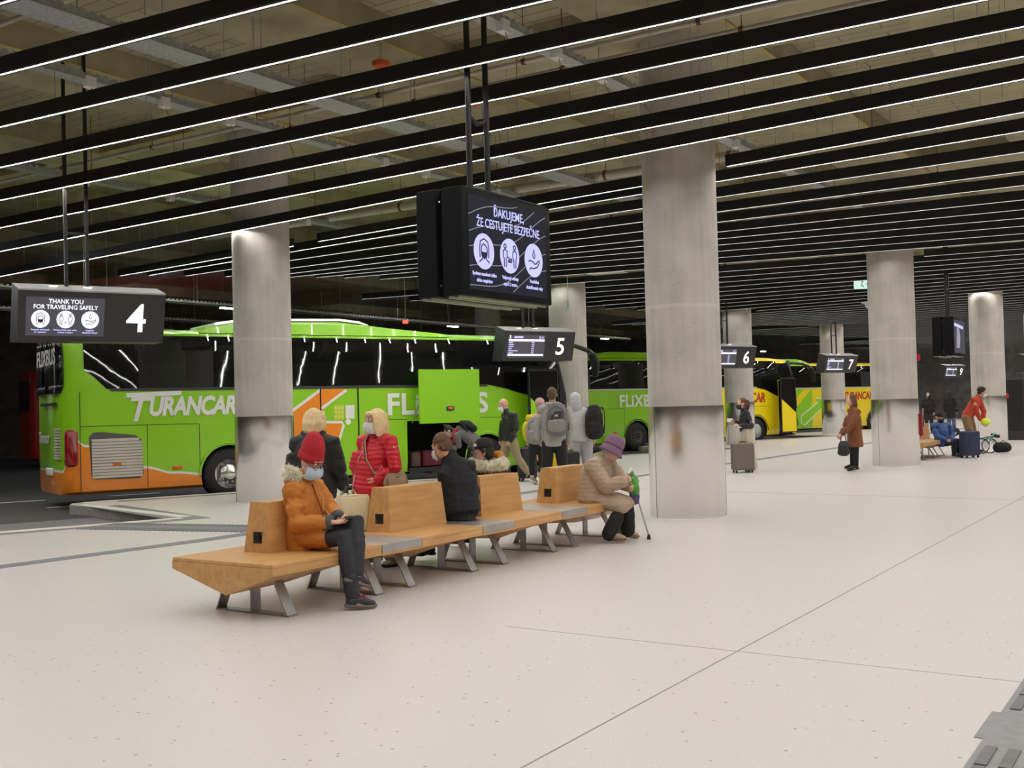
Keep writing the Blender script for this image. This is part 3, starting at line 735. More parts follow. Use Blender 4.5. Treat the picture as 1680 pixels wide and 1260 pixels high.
textmesh('Turancar', .3, M.Translation((XR - .03, 2.2, 1.25)) @ M.Rotation(-pi / 2, 4, 'Z') @ M.Rotation(pi / 2, 4, 'X'), 'lettering', mat('grey_lettering'), cb, .01, .002, 'LEFT', .2, .9)

def bicolour(lab, P, xt):
    c = coach('coach', lab, P, paint('coach_paint_split_%d' % int(xt * 10), 'split', xt), 'split')
    if xt > 2: textmesh('FLiXBUS', .6, flank(-.85, 1.62), 'lettering', letter_w, c, .016, .003, 'LEFT', 0, 1, 1.05, 2.15)
    textmesh('TURANCAR', .52, flank(4.5 if xt > 2 else 3.9, 1.66), 'lettering', letter_r, c, .016, .003, 'LEFT', .15, 1, 1., 2.15)
    yp, gp_ = mat('yellow_paint', YEL, .3), mat('green_paint', GREEN, .3)
    panel(MB(), [(xt - 1.3, 1.2), (xt - .05, 2.2), (xt - .55, 2.2), (xt - 1.3, 1.62)], -.006, .01).build('yellow_stripe', yp, c)
    ar = [(xt - .8, .6), (xt - .8, .95), (xt + .35, 1.55), (xt + .25, 1.75), (xt + .95, 1.75), (xt + .75, 1.05), (xt + .6, 1.25), (xt - .6, .5)]
    panel(MB(), ar, -.006, .01).build('green_arrow', gp_, c)
    MB().stroke(ar, .05, F_, .004, .009, True).build('arrow_outline', letter_w, c)
    q = MB()
    for i in range(12): q.stroke([(-2.9, .72 + i * .07), (-2.55, .72 + i * .07)], .03, F_, .002, .014)
    q.build('side_grille', silver, c)
    return c
b2 = bicolour('coach with green rear and yellow front, door open, behind the woman with the taupe suitcase', W(38.311, 16.762, -.17) + V((cos(R(34)), sin(R(34)), 0)) * -2.75, 2.3)
b3 = bicolour('farthest coach with a green and yellow flank, behind the number 7 sign', W(49.811, 16.762, -.17) + V((cos(R(34)), sin(R(34)), 0)) * -.3, 1.65)
# red coach, only its tail shows at the left edge
rp = V((-16.75, 38.0, -.17)); rc = thing('coach', 'red coach partly hidden behind the rear of the near green coach', 'coach', rp, R(34))
redp = mat('red_paint', 'a81f20', .3, coat=.4)
rg = []
for x, kw in ((0, .82), (.1, .93), (.4, 1), (9.5, 1), (9.9, .92), (10, .8)): rg.append([(x, 1.275 - w * kw, z) for z, w in ZP] + [(x, 1.275 + w * kw, z) for z, w in reversed(ZP)])
MB().rings(rg).build('body_shell', redp, rc, 35)
panel(MB(), [(.35, 2.3), (9.4, 2.3), (9.4, 3.2), (.35, 3.2)], -.01, .02).build('side_window', glass, rc)
MB().box(-.03, .05, .25, 2.3, 2.0, 3.1).build('rear_window', glass, rc)
MB().bev(-.04, .05, .15, .35, .9, 1.5, .05, 'x').build('tail_lamp', tail_r, rc)
for xw in (2.6, 8): MB().lathe([(.3, -.02), (.5, -.01), (.52, .05), (.52, .25)], (xw, .02, .52), 'y', 32).build('tyre', rubber, rc, 40)
# luggage in the open bay
def bay(x, y, z): return P0 + V((cos(R(34)), sin(R(34)), 0)) * x + V((-sin(R(34)), cos(R(34)), 0)) * y + V((0, 0, z))
def suitcase(lab, loc, rz, w, d, h, m, name='suitcase', handle=True, group=None):
    t_ = thing(name, lab, 'suitcase', loc, rz, group)
    MB().bev(-w / 2, w / 2, -d / 2, d / 2, .06, h, .05, 'z', 5).build('shell', m, t_, 40)
    q = MB()
    for i in range(4): q.bev(-w * .42 + i * w * .24, -w * .42 + i * w * .24 + w * .12, -d / 2 - .008, d / 2 + .008, .12, h - .06, .004)
    q.build('shell_ribs', m, t_) if False else None
    MB().box(-w / 2 - .003, w / 2 + .003, -.008, .008, .09, h - .02).build('zip_band', darkgrey, t_)
    for sx in (-1, 1):
        for sy in (-1, 1):
            MB().lathe([(.0, -.012), (.03, -.012), (.03, .012), (0, .012)], (sx * w * .38, sy * d * .3, .03), 'x', 16).build('wheel', rubber, t_)
    if handle:
        MB().tube([(-w * .12, 0, h - .01), (-w * .12, 0, h + .025), (w * .12, 0, h + .025), (w * .12, 0, h - .01)], .012, 8).build('carry_handle', darkgrey, t_)
    return t_
suitcase('maroon suitcase lying in the open luggage bay', bay(4.95, .45, .36), R(34), .75, .45, .42, mat('maroon_fabric', '6e2136', .6, noise=(30, .2)), handle=False)
suitcase('brown leather suitcase in the luggage bay beside the maroon one', bay(4.36, .4, .36), R(34), .25, .5, .4, mat('brown_leather', '5a443c', .5, noise=(20, .2)))
# ================================================================ signs and screens
scr = mat('screen_face', (.02, .02, .025), .25, emit=(.11, .105, .13), es=.5)
scrb = mat('dark_screen_face', (.008, .008, .012), .35, spec=.15, emit=(.022, .022, .035), es=.6)
lit = mat('lit_white', (.2, .2, .2), .5, emit=(.92, .92, 1), es=1.1)
lil = mat('lit_lilac', (.2, .2, .2), .5, emit=(.48, .48, .98), es=1.0)
inkm = mat('screen_ink', (.01, .01, .03), .5)
num = mat('sign_numeral', 'f2f2f2', .5, emit=(.9, .9, .92), es=.75)
signb = mat('sign_body', (.028, .028, .03), .45); lidm = mat('sign_lid', (.3, .3, .3), .4, .5); lidg = mat('lit_lid_spot', (.3, .3, .3), .5, emit=(1, 1, .95), es=1.2)
def circ(cx, cy, r, n=28): return [(cx + r * cos(2 * pi * i / n), cy + r * sin(2 * pi * i / n)) for i in range(n)]
def icon(kind, cx, cy, r, fn, m, parent):
    q = MB(); w = r * .075; L = lambda pts: [(cx + x * r, cy + y * r) for x, y in pts]
    def st(p, cl=False): q.stroke(L(p), w, fn, .004, .006, cl)
    if kind == 'mask':
        st([(-.42, -.35), (-.45, .2), (-.36, .55), (0, .7), (.36, .55), (.45, .2), (.42, -.35)])
        st([(-.28, .0), (-.26, .25), (-.1, .42), (.1, .36), (.27, .22), (.28, .0), (.24, -.25), (0, -.42), (-.24, -.25)], True)
        q.prism(L([(-.25, -.04), (.25, -.04), (.22, -.25), (0, -.38), (-.22, -.25)]), fn, .003, .005)
        st([(-.5, -.62), (-.2, -.44), (-.2, -.3)]); st([(.5, -.62), (.2, -.44), (.2, -.3)])
    elif kind == 'gap':
        for s in (-1, 1):
            st([(s * .5 + x * .12, .52 + y * .12) for x, y in circ(0, 0, 1, 12)], True)
            st([(s * .5 + x, y) for x, y in ((-.2, .25), (0, .34), (.2, .25), (.21, -.1), (.12, -.15), (.1, -.65), (-.1, -.65), (-.12, -.15), (-.21, -.1))], True)
        st([(-.2, -.35), (.2, -.35)])
    else:
        st([(0, .65), (.13, .32), (.08, .15), (-.08, .15), (-.13, .32)], True)
        st([(-.6, -.1), (-.4, -.02), (-.1, -.1), (.05, -.2), (.2, -.2), (.6, .05), (.65, -.05), (.35, -.38), (-.1, -.5), (-.35, -.45), (-.5, -.6)])
    return q.build('pictogram', m, parent)
def poles(t_, xs, z0, z1, r, y=0, rung=None):
    for x in xs: MB().box(x - r, x + r, y - r, y + r, z0, z1).build('hanger_pole', black, t_)
    if rung:
        for zz in rung: MB().box(xs[0], xs[1], y - r * .7, y + r * .7, zz - r * .6, zz + r * .6).build('hanger_rung', black, t_)
HS, LS, TILT = .66, 1.92, .16
def gate_sign(lab, n, P, rz, page):
    t_ = thing('gate_sign', lab, 'sign', P, rz)
    h = LS / 2; D = .42
    # prism body: front face leans out at the top, lid slopes up to the back
    sec = [(0, 0), (-TILT, HS), (D * .55, HS + .1), (D, 0)]
    MB().prism([(y, z) for y, z in sec], lambda a, b, x: (x, a, b), -h, h).build('body', signb, t_)
    e = MB(); e.prism([(-TILT - .012, HS + .0), (-TILT - .012, HS + .02), (D * .55, HS + .135), (D * .55, HS + .11)], lambda a, b, x: (x, a, b), -h - .01, h + .01); e.build('lid', lidm, t_)
    for x in (-h, h): MB().prism([(0, 0), (-TILT - .005, HS), (D * .55, HS + .13), (D + .02, 0)], lambda a, b, q: (q, a, b), x - .012, x + .012).build('end_plate', signb, t_)
    fz = lambda a, b, k: (a, -TILT * (b / HS) - k * .99, b)
    scr_w = (-h + .09, -h + 1.1)
    f = MB(); f.prism([(scr_w[0], .07), (scr_w[1], .07), (scr_w[1], .58), (scr_w[0], .58)], fz, 0, .004)
    sc = f.build('screen', scr, t_)
    tl = math.atan2(TILT, HS)
    def mtx(x, z, k=.006): return M.Translation(fz(x, z, k)) @ M.Rotation(pi / 2 + tl, 4, 'X')
    if n: textmesh(n, .56, mtx(.58, .145), 'numeral', num, t_, .006, .002, 'CENTER')
    if page == 'safety':
        cx = sum(scr_w) / 2
        a = textmesh('THANK YOU', .083, mtx(cx, .5), 'lettering', lit, sc, .0012, .001, 'CENTER', 0, .92)
        b = textmesh('FOR TRAVELING SAFELY', .083, mtx(cx, .425), 'lettering', lit, sc, .0012, .001, 'CENTER', 0, .92)
        join_text(a, [b])
        for i, (k, tx) in enumerate((('mask', ('Properly used mask', 'or respirator')), ('gap', ('Distance from each other', 'at least 2 meters')), ('drop', ('Regularly', 'disinfected hands')))):
            x = cx - .32 + i * .32
            MB().prism(circ(x, .29, .117), fz, .003, .006).build('disc', lit, sc)
            icon(k, x, .29, .117, lambda a, b, q: fz(a, b, q + .003), inkm, sc)
            a = textmesh(tx[0], .029, mtx(x, .14), 'lettering', lil, sc, .001, .001, 'CENTER'); b = textmesh(tx[1], .029, mtx(x, .108), 'lettering', lil, sc, .001, .001, 'CENTER'); join_text(a, [b])
    else:
        x0, x1 = scr_w
        for z0, z1 in ((.435, .485), (.11, .15)): MB().prism([(x0 + .02, z0), (x1 - .02, z0), (x1 - .02, z1), (x0 + .02, z1)], fz, .003, .006).build('row_bar', lit, sc)
        if n: textmesh(n, .1, mtx(x0 + .03, .5), 'lettering', lit, sc, .003, .001)
        textmesh('8:51', .085, mtx(x1 - .03, .5), 'lettering', lil, sc, .0005, .001, 'RIGHT')
        MB().prism([(x0 + .16, .505), (x0 + .4, .505), (x0 + .4, .55), (x0 + .16, .55)], fz, .003, .006).build('title_bar', lil, sc)
        for i in range(6):
            z = .395 - i * .046; w = (.1, .13, .12, .08, .25, .12)[i]
            MB().prism([(x0 + .03, z), (x0 + .03 + w, z), (x0 + .03 + w, z + .022), (x0 + .03, z + .022)], fz, .003, .006).build('row_text', lil, sc)
            MB().prism([(x1 - .36, z), (x1 - .29, z), (x1 - .29, z + .022), (x1 - .36, z + .022)], fz, .003, .006).build('row_text', lil, sc)
    poles(t_, (-.3, -.02), HS - .1, CZ - P.z, .022, .13, (1.5,))
    for x in (-.55, -.1): MB().box(x, x + .1, -.04, .04, HS + .075, HS + .09).build('lid_glow_box', lidg, t_)  # bright spots on the lid, made as small glowing boxes
    return t_
gate_sign('hanging gate sign with numeral 4 and a travel safety screen', '4', W(9.46, 13.02, 2.6), R(35.5), 'safety')
gate_sign('hanging gate sign with numeral 5 and a departure list', '5', W(21.45, 13.2, 2.6), R(32.5), 'list')
gate_sign('hanging gate sign with numeral 6, half hidden by the widest pillar', '6', W(32.7, 12.95, 2.6), R(32.5), 'list')
gate_sign('hanging gate sign with numeral 7 in front of a distant pillar', '7', W(44.4, 12.95, 2.6), R(34), 'list')
gate_sign('tiny distant gate sign with numeral 9', '9', W(67.5, 13.05, 2.6), R(34), 'list')
gate_sign('distant gate sign at the right edge of the hall with only its screen in view', '', V((21.9, 45.5, 2.42)), R(34), 'list')
cabm = mat('screen_cabinet', (.006, .006, .007), .6, spec=.15)
def big_screen(lab, P, page):
    t_ = thing('information_screen', lab, 'screen', P, AX)
    L, H, T = 1.47, .98, .22
    sc = None
    for y0, y1 in ((0, T), (T + .07, 2 * T + .07)): MB().bev(-.03, L + .03, y0, y1, 0, H, .012, 'y').build('cabinet', cabm, t_, 40)
    MB().box(.05, L - .05, .1, 2 * T, .05, H - .05).build('core', black, t_)
    for z in (.1, .86): MB().lathe([(0, -.012), (.012, -.012), (.012, 0)], (-.005, T + .035, z), 'x', 10).build('bolt', chrome, t_)
    for y in (.05, .16, .36, .46): MB().box(.0, L, y, y + .025, -.02, .0).build('bottom_rail', mat('bottom_rail', (.45, .5, .33), .4, .4), t_)
    f = lambda a, b, k: (a, -k, b)
    if page == 2:
        sc = MB().prism([(.06, .07), (L - .06, .07), (L - .06, H - .07), (.06, H - .07)], f, 0, .004).build('screen', scr, t_)
        MB().prism([(.3, .2), (.7, .2), (.8, .5), (.65, .75), (.4, .7)], f, .003, .006).build('picture', mat('screen_picture', (.1, .1, .12), .4, emit=(.4, .42, .5), es=.6), sc)
        MB().prism([(.1, .75), (1.2, .7), (1.2, .78), (.1, .83)], f, .003, .006).build('banner', lil, sc)
    else:
        sc = MB().prism([(.07, .06), (L - .07, .06), (L - .07, H - .06), (.07, H - .06)], f, 0, .004).build('screen', scrb, t_)
        cx = L / 2
        mt_ = lambda x, z: M.Translation((x, -.007, z)) @ M.Rotation(pi / 2, 4, 'X')
        a = textmesh('ĎAKUJEME,', .118, mt_(cx, .765), 'lettering', lil, sc, .0008, .001, 'CENTER', 0, .9)
        b = textmesh('ŽE CESTUJETE BEZPEČNE', .118, mt_(cx, .645), 'lettering', lil, sc, .0008, .001, 'CENTER', 0, .82)
        join_text(a, [b])
        for i, (k, tx) in enumerate((('mask', ('Správne nasadené rúško', 'alebo respirátor')), ('gap', ('Vzájomný odstup', 'aspoň 2 metre')), ('drop', ('Pravidelne', 'dezinfikované ruky')))):
            x = cx - .43 + i * .43
            MB().prism(circ(x, .42, .165, 40), f, .003, .006).build('disc', lil, sc); icon(k, x, .42, .165, lambda a, b, q: f(a, b, q + .003), inkm, sc)
            if k == 'gap': textmesh('2m', .06, mt_(x, .37), 'lettering', inkm, sc, .001, .003, 'CENTER')
            a = textmesh(tx[0], .047, mt_(x, .195), 'lettering', lil, sc, .001, .001, 'CENTER', 0, .85); b = textmesh(tx[1], .047, mt_(x, .135), 'lettering', lil, sc, .001, .001, 'CENTER', 0, .85); join_text(a, [b])
        wm = mat('screen_wave', (.05, .05, .06), .4, emit=(.3, .3, .34), es=.7)
        for y0, ph in ((.92, 0), (.75, .4), (.6, .8), (.42, 1.1), (.25, 1.6), (.1, 2.)):
            for kx in (0,):
                pts = []
                for i in range(40):
                    x = .07 + (L - .14) * i / 39; z = y0 - .2 + .42 * (i / 39) ** 1.2 + .05 * sin(x * 5 + ph)
                    if .065 < z < H - .065: pts.append((x, z))
                if len(pts) > 3: MB().stroke(pts, .008, f, .0035, .0052).build('wave_line', wm, sc)
    MB().box(.05, L - .05, .0, 2 * T + .07, H, H + .012).build('cap', signb, t_)
    for x in (.48, .78): MB().tube([(x, T + .035, H), (x, T + .035, CZ - P.z)], .03, 10).build('hanger_pole', black, t_, 60)
    MB().tube([(.48, T + .035, 1.75), (.63, T + .035, 1.7), (.78, T + .035, 1.75)], .02, 8).build('hanger_rung', black, t_, True)
    return t_
big_screen('large hanging screen with a travel safety message over the bench', W(7.93, 5.62, 2.56), 1)
big_screen('distant large hanging screen above the number 9 sign', W(29.1, 5.6, 2.56), 2)
# information totem at the right edge
t_ = thing('information_totem', 'tall dark information totem with a blue screen, right of the farthest clear pillar', 'totem', W(39.85, 5.5, 0), AX)
MB().bev(0, .5, 0, .62, 0, 2.05, .02).build('cabinet', signb, t_, 40)
MB().box(.05, .45, -.006, .0, .75, 2.0).build('screen', mat('blue_screen', (.05, .08, .2), .3, emit=(.14, .22, .62), es=.9), t_)
MB().box(-.006, .0, .06, .56, .3, 2.0).build('side_panel', black, t_)
# small ceiling fittings
def spot(lab, P, aim=0):
    t_ = thing('ceiling_speaker', lab, 'speaker', P, aim)
    MB().lathe([(.0, 0), (.07, 0), (.08, .03), (.08, .2), (.06, .24), (0, .24)], (0, 0, 0), 'z', 24).build('horn', white, t_, 40)
    MB().tube([(0, 0, .24), (0, 0, CZ - P.z)], .012, 8).build('drop_rod', white, t_)
spot('white can speaker on a rod in front of the pillar behind sign 5', W(24.3, 14.0, 4.0))
t_ = thing('dome_camera', 'white dome camera hanging between the widest pillar and the pillar to its right', 'camera', W(33, 8.7, 4.35), 0)
MB().lathe([(0, -.16), (.07, -.14), (.11, -.06), (.12, 0), (.22, .02), (.22, .05), (.05, .07)], n=28).build('dome', white, t_, 40); MB().tube([(0, 0, .05), (0, 0, CZ - 4.35)], .02, 8).build('drop_rod', white, t_)
t_ = thing('exit_sign', 'small lit green and white exit pictogram sign left of a pillar', 'sign', V((9.52, 30.0, 4.55)), R(0))
MB().box(-.02, .55, 0, .05, 0, .26).build('light_box', mat('exit_green', (.02, .3, .2), .4, emit=(.75, 1, .9), es=.8), t_)
q = MB().ball((.2, -.004, .2), (.03, .004, .03), 10, 6).stroke([(.2, .16), (.17, .1), (.24, .05)], .03, lambda a, b, h: (a, -h, b), 0, .004).stroke([(.3, .13), (.42, .13)], .03, lambda a, b, h: (a, -h, b), 0, .004); q.build('pictogram', white, t_)
MB().tube([(.26, .02, .26), (.26, .02, CZ - 4.55)], .01, 6).build('drop_rod', black, t_)
for i, (u, v, z, lab) in enumerate(((22.8, 13.9, 4.85, 'flat white service panel behind the slats beside a pillar top'),)):
    t_ = thing('service_panel', lab, 'panel', W(24.2, 13.4, 4.86), R(57)); MB().bev(0, .6, -.9, 0, 0, .03, .02).build('cover', white, t_); MB().tube([(.3, -.4, .03), (.3, -.4, CZ - 4.86)], .01, 6).build('drop_rod', galv, t_)
orgm = mat('orange_detector', 'c8551e', .5)
for i, (u, v, z, lab) in enumerate(((11.3, 9.3, 6.2, 'orange detector disc high in the ceiling, left of the screen hanger'), (13.6, 9.4, 6.2, 'orange detector disc just left of the screen hanger'))):
    t_ = thing('detector', lab, 'detector', W(u, v, z), 0); MB().lathe([(0, -.05), (.1, -.045), (.12, 0), (.12, .02), (0, .02)], n=24).build('disc', orgm, t_, 40); MB().tube([(0, 0, .02), (0, 0, CZ - z)], .008, 6).build('drop_rod', galv, t_)
# ================================================================ benches
wood = mat('oak_veneer', 'c08a4c', .42, coat=.15)
t = NT(wood); tc = t.n('TexCoord'); mp = t.n('Mapping'); t.l.new(tc.outputs['Object'], mp.inputs[0]); mp.inputs['Scale'].default_value = (.9, 9, 9)
n1 = t.n('TexNoise'); n1.inputs['Scale'].default_value = 1.6; n1.inputs['Detail'].default_value = 7; n1.inputs['Distortion'].default_value = .8; t.l.new(mp.outputs[0], n1.inputs['Vector'])
r = t.n('ValToRGB'); r.color_ramp.elements[0].position = .32; r.color_ramp.elements[1].position = .7
r.color_ramp.elements[0].color = (*srgb('bd8c52'), 1); r.color_ramp.elements[1].color = (*srgb('d2a268'), 1); t.l.new(n1.outputs['Fac'], r.inputs[0])
vo = t.n('TexVoronoi'); vo.inputs['Scale'].default_value = 1.; mp2 = t.n('Mapping'); t.l.new(tc.outputs['Object'], mp2.inputs[0]); mp2.inputs['Scale'].default_value = (2.2, 3.5, 3.5); t.l.new(mp2.outputs[0], vo.inputs['Vector'])
kn = t.math('MULTIPLY', t.math('LESS_THAN', vo.outputs['Distance'], .055), .5)
t.l.new(t.mix(kn, r.outputs[0], srgb('8a5c30')), t.b.inputs['Base Color'])
plate = mat('worn_steel', (.5, .48, .46), .38, .85, noise=(6, .12)); legm = mat('leg_steel', (.36, .35, .34), .4, .8, noise=(9, .15))
sock = mat('socket_black', (.015, .015, .015), .35); edgew = mat('veneer_edge', 'a87238', .5)
ZT, V0, V1, VC = .44, -.54, .56, .0
def bench(lab, P, rz, units, backs, tables, legs, name='bench'):
    t_ = thing(name, lab, 'bench', P, rz)
    secw = lambda dz: [(V0, ZT - .028), (V0, ZT - .085), (-.04, ZT - dz), (V1, ZT - .085), (V1, ZT - .028)]
    n = len(units)
    for i, (a, b) in enumerate(units):
        MB().bev(a, b, V0, V1, ZT - .028, ZT, .006).build('seat', wood, t_)
        st = []
        e0, e1 = (.255 if i == 0 else .20), (.255 if i == n - 1 else .20)
        for x, dz in ((a + .004, e0), ((a + b) / 2, .25), (b - .004, e1)): st.append([(x, y, z) for y, z in secw(dz)])
        MB().rings(st).build('under_shell', wood, t_)
        if i == 0: MB().prism([(y, z) for y, z in secw(.255)], lambda p, q, h: (h, p, q), a - .004, a + .003).build('end_panel', wood, t_)
    for a, b in tables:
        MB().bev(a + .003, b - .003, V0 - .004, V1 + .004, ZT - .07, ZT + .002, .004).build('steel_table', plate, t_)
        MB().rings([[(x, y, z) for y, z in [(V0, ZT - .071), (V0, ZT - .09), (-.04, ZT - dz), (V1, ZT - .09), (V1, ZT - .071)]] for x, dz in ((a, .2), ((a + b) / 2, .15), (b, .2))]).build('under_shell', wood, t_)
    for a, b in backs:
        rings = []
        for z, h0, h1 in ((ZT, -.0, .16), (ZT + .4, .035, .11)):
            dx = .03 if z > ZT + .1 else 0
            rings.append([(a + dx, -.03 + (h0 if z > ZT + .1 else 0), z), (b - dx, -.03 + (h0 if z > ZT + .1 else 0), z), (b - dx, .0, z) if False else (b - dx, h1 + .09, z), (a + dx, h1 + .09, z)])
        bk = MB().rings([[V(p) for p in q] for q in rings]).build('backrest', wood, t_)
        MB().box(a + .008 - .006, a + .016, .055, .145, ZT + .075, ZT + .165).build('socket_plate', sock, bk)
        MB().lathe([(.0, -.006), (.03, -.006), (.034, -.012), (.028, -.002), (0, .0)], (a + .004, .1, ZT + .12), 'x', 20).build('power_socket', black, bk, 30)
    for x in legs:
        f = MB(); w = .05
        MB().box(x - w, x + w, -.41, .39, 0, .012).build('foot_bar', legm, t_)
        for y0, y1, zt in ((-.4, -.22, ZT - .12), (.38, .24, ZT - .12)):
            MB().add([(x - w, y0, .0), (x + w, y0, 0), (x + w, y0 + .012, 0), (x - w, y0 + .012, 0), (x - w, y1, zt), (x + w, y1, zt), (x + w, y1 + .012, zt), (x - w, y1 + .012, zt)], [(0, 1, 2, 3), (4, 7, 6, 5), (0, 4, 5, 1), (1, 5, 6, 2), (2, 6, 7, 3), (3, 7, 4, 0)]).build('leg', legm, t_)
        MB().box(x - w, x + w, -.01, .003, .012, ZT - .2).build('leg', legm, t_)
    return t_
b0 = 5.73
bench('long oak bench with steel side tables and four backrests', W(b0, 6.38, 0), AX,
      [(0, 1.23), (1.77, 2.70), (3.24, 4.17), (4.71, 5.87)], [(.46, 1.27), (1.96, 2.82), (3.42, 4.2), (4.93, 5.75)], [(1.23, 1.77), (2.70, 3.24), (4.17, 4.71)], [.33, 1.36, 1.8, 2.75, 3.28, 4.23, 4.68, 5.6])
bench('distant oak bench on which the man in the blue jacket is seated', W(27.3, 6.45, 0), AX, [(0, 1.23), (1.77, 2.7)], [(.3, 1.2), (1.96, 2.6)], [(1.23, 1.77)], [.33, 1.36, 1.8, 2.5])
# ================================================================ people: joints in metres from each figure's floor point
PP = {}
PP['orange_parka'] = dict(base=(-1.67, 8.96), face=(0.72, -0.5, -0.42), J=dict(hd=(.018,-.05,1.148), nk=(-.064,.0,.993), ch=(-.068,.0,.808), pv=(-.044,.0,.533), s1=(-.121,-.15,.916), s2=(.022,.15,.919), e1=(-.078,-.22,.658), w1=(.212,-.32,.675), e2=(.136,.08,.73), w2=(.26,-.2,.686), h1=(-.057,-.09,.544), h2=(-.014,.08,.543), k1=(.321,-.33,.553), k2=(.404,-.25,.648), a1=(.391,-.42,.074), a2=(.408,-.38,.243), t1=(.555,-.38,.001), t2=(.486,-.3,.142)))
PP['red_jacket'] = dict(base=(-1.36, 10.9), face=(-0.78, -0.62, 0.02), J=dict(hd=(-.009,-.03,1.443), nk=(.021,.0,1.302), ch=(-.027,.0,1.084), pv=(-.071,.0,.782), s1=(-.153,.1,1.242), s2=(.143,-.13,1.242), e1=(-.232,.1,.993), w1=(-.173,.0,.815), e2=(.191,-.18,.991), w2=(.032,-.17,.881), h1=(-.135,.06,.706), h2=(-.022,-.06,.712), k1=(-.13,.05,.365), k2=(-.04,-.08,.377), a1=(-.125,.06,.09), a2=(.152,-.03,.053), t1=(-.204,.0,.027), t2=(.041,-.12,-.004)))
PP['black_puffer'] = dict(base=(-2.08, 11.5), face=(0.5, 0.85, 0), J=dict(hd=(-.004,.0,1.466), nk=(-.026,.0,1.319), ch=(-.031,.0,1.088), pv=(-.0,.0,.754), s1=(-.218,.05,1.22), s2=(.185,-.05,1.219), e1=(-.252,.0,.966), w1=(-.221,.08,.767), e2=(.24,-.03,.942), w2=(.254,.1,.772), h1=(-.06,.0,.66), h2=(.068,.0,.656), k1=(-.061,.0,.333), k2=(.067,.0,.33), a1=(-.06,.0,.071), a2=(.068,.0,.074), t1=(-.049,.18,.001), t2=(.081,.18,.011)))
PP['dark_coat'] = dict(base=(-0.5, 10.84), face=(-0.75, 0.5, -0.4), J=dict(hd=(-.217,.0,1.184), nk=(-.112,.0,1.049), ch=(-.057,.0,.824), pv=(-.034,.0,.545), s1=(-.178,-.06,.927), s2=(.041,.06,.963), e1=(-.173,.05,.672), w1=(-.26,.22,.531), e2=(.075,.12,.72), w2=(-.079,.3,.556), h1=(-.09,.02,.521), h2=(.03,.05,.527), k1=(-.461,.26,.52), k2=(-.34,.3,.525), a1=(-.487,.3,.114), a2=(-.384,.33,.12), t1=(-.612,.42,.052), t2=(-.489,.45,.057)))
PP['fur_hood'] = dict(base=(-0.27, 11.9), face=(-1, 0.05, -0.12), J=dict(hd=(-.061,.0,1.07), nk=(-.018,.0,.923), ch=(-.003,.0,.764), pv=(.011,.0,.512), s1=(-.177,-.08,.839), s2=(.164,.08,.821), e1=(-.193,.05,.646), w1=(-.25,.2,.481), e2=(.226,.15,.627), w2=(.065,.3,.477), h1=(-.049,.0,.493), h2=(.07,.05,.499), k1=(-.374,.26,.519), k2=(-.253,.3,.526), a1=(-.372,.28,.097), a2=(-.251,.32,.103), t1=(-.496,.4,.045), t2=(-.36,.44,.05)))
PP['bending'] = dict(base=(-0.73, 23.8), face=(-0.7, 0, -0.75), J=dict(hd=(-.678,.0,1.062), nk=(-.519,.0,1.057), ch=(-.334,.0,.999), pv=(-.061,.0,.767), s1=(-.487,-.15,.954), s2=(-.472,.15,1.08), e1=(-.453,-.15,.742), w1=(-.616,-.1,.639), e2=(-.562,.2,.813), w2=(-.67,.15,.644), h1=(-.072,-.08,.743), h2=(-.037,.08,.75), k1=(-.134,-.08,.388), k2=(-.087,.08,.378), a1=(-.075,-.08,.108), a2=(-.027,.08,.097), t1=(-.236,-.08,.033), t2=(-.189,.08,.022)))
PP['bald'] = dict(base=(-0.03, 22.5), face=(-0.9, -0.1, -0.3), J=dict(hd=(-.157,.0,1.599), nk=(-.086,.0,1.433), ch=(-.054,.0,1.194), pv=(-.05,.0,.892), s1=(.063,-.18,1.368), s2=(-.139,.18,1.371), e1=(.093,-.22,1.107), w1=(-.025,-.18,.872), e2=(-.197,.22,1.118), w2=(-.228,.2,.891), h1=(.0,-.09,.869), h2=(-.101,.09,.866), k1=(.115,-.09,.491), k2=(-.187,.09,.465), a1=(.296,-.09,.211), a2=(-.158,.09,.112), t1=(.229,-.09,.051), t2=(-.324,.09,.028)))
PP['yellow_top'] = dict(base=(0.53, 21.6), face=(0.4, 0.9, 0), J=dict(hd=(.014,.0,1.566), nk=(-.015,.0,1.398), ch=(-.07,.0,1.146), pv=(-.054,.0,.844), s1=(-.222,.0,1.331), s2=(.142,.05,1.321), e1=(-.3,.05,1.103), w1=(-.268,.15,.881), e2=(.187,.15,1.076), w2=(.111,.2,.894), h1=(-.127,.0,.822), h2=(.018,.0,.818), k1=(-.184,.0,.462), k2=(.032,.0,.432), a1=(-.181,.0,.113), a2=(-.026,-.1,.163), t1=(-.085,.12,-.006), t2=(.072,.1,.027)))
PP['grey_backpack'] = dict(base=(0.7, 18.68), face=(0.2, 1, 0.0), J=dict(hd=(-.016,.0,1.746), nk=(-.021,.0,1.579), ch=(-.028,.0,1.298), pv=(-.017,.0,.943), s1=(-.221,.0,1.501), s2=(.207,.0,1.49), e1=(-.302,-.03,1.222), w1=(-.264,.1,.978), e2=(.282,.0,1.185), w2=(.244,.02,.904), h1=(-.111,.0,.914), h2=(.087,.0,.909), k1=(-.144,.0,.467), k2=(.137,.0,.47), a1=(-.154,.0,.093), a2=(.169,.0,.105), t1=(-.27,.05,.009), t2=(.258,.15,.018)))
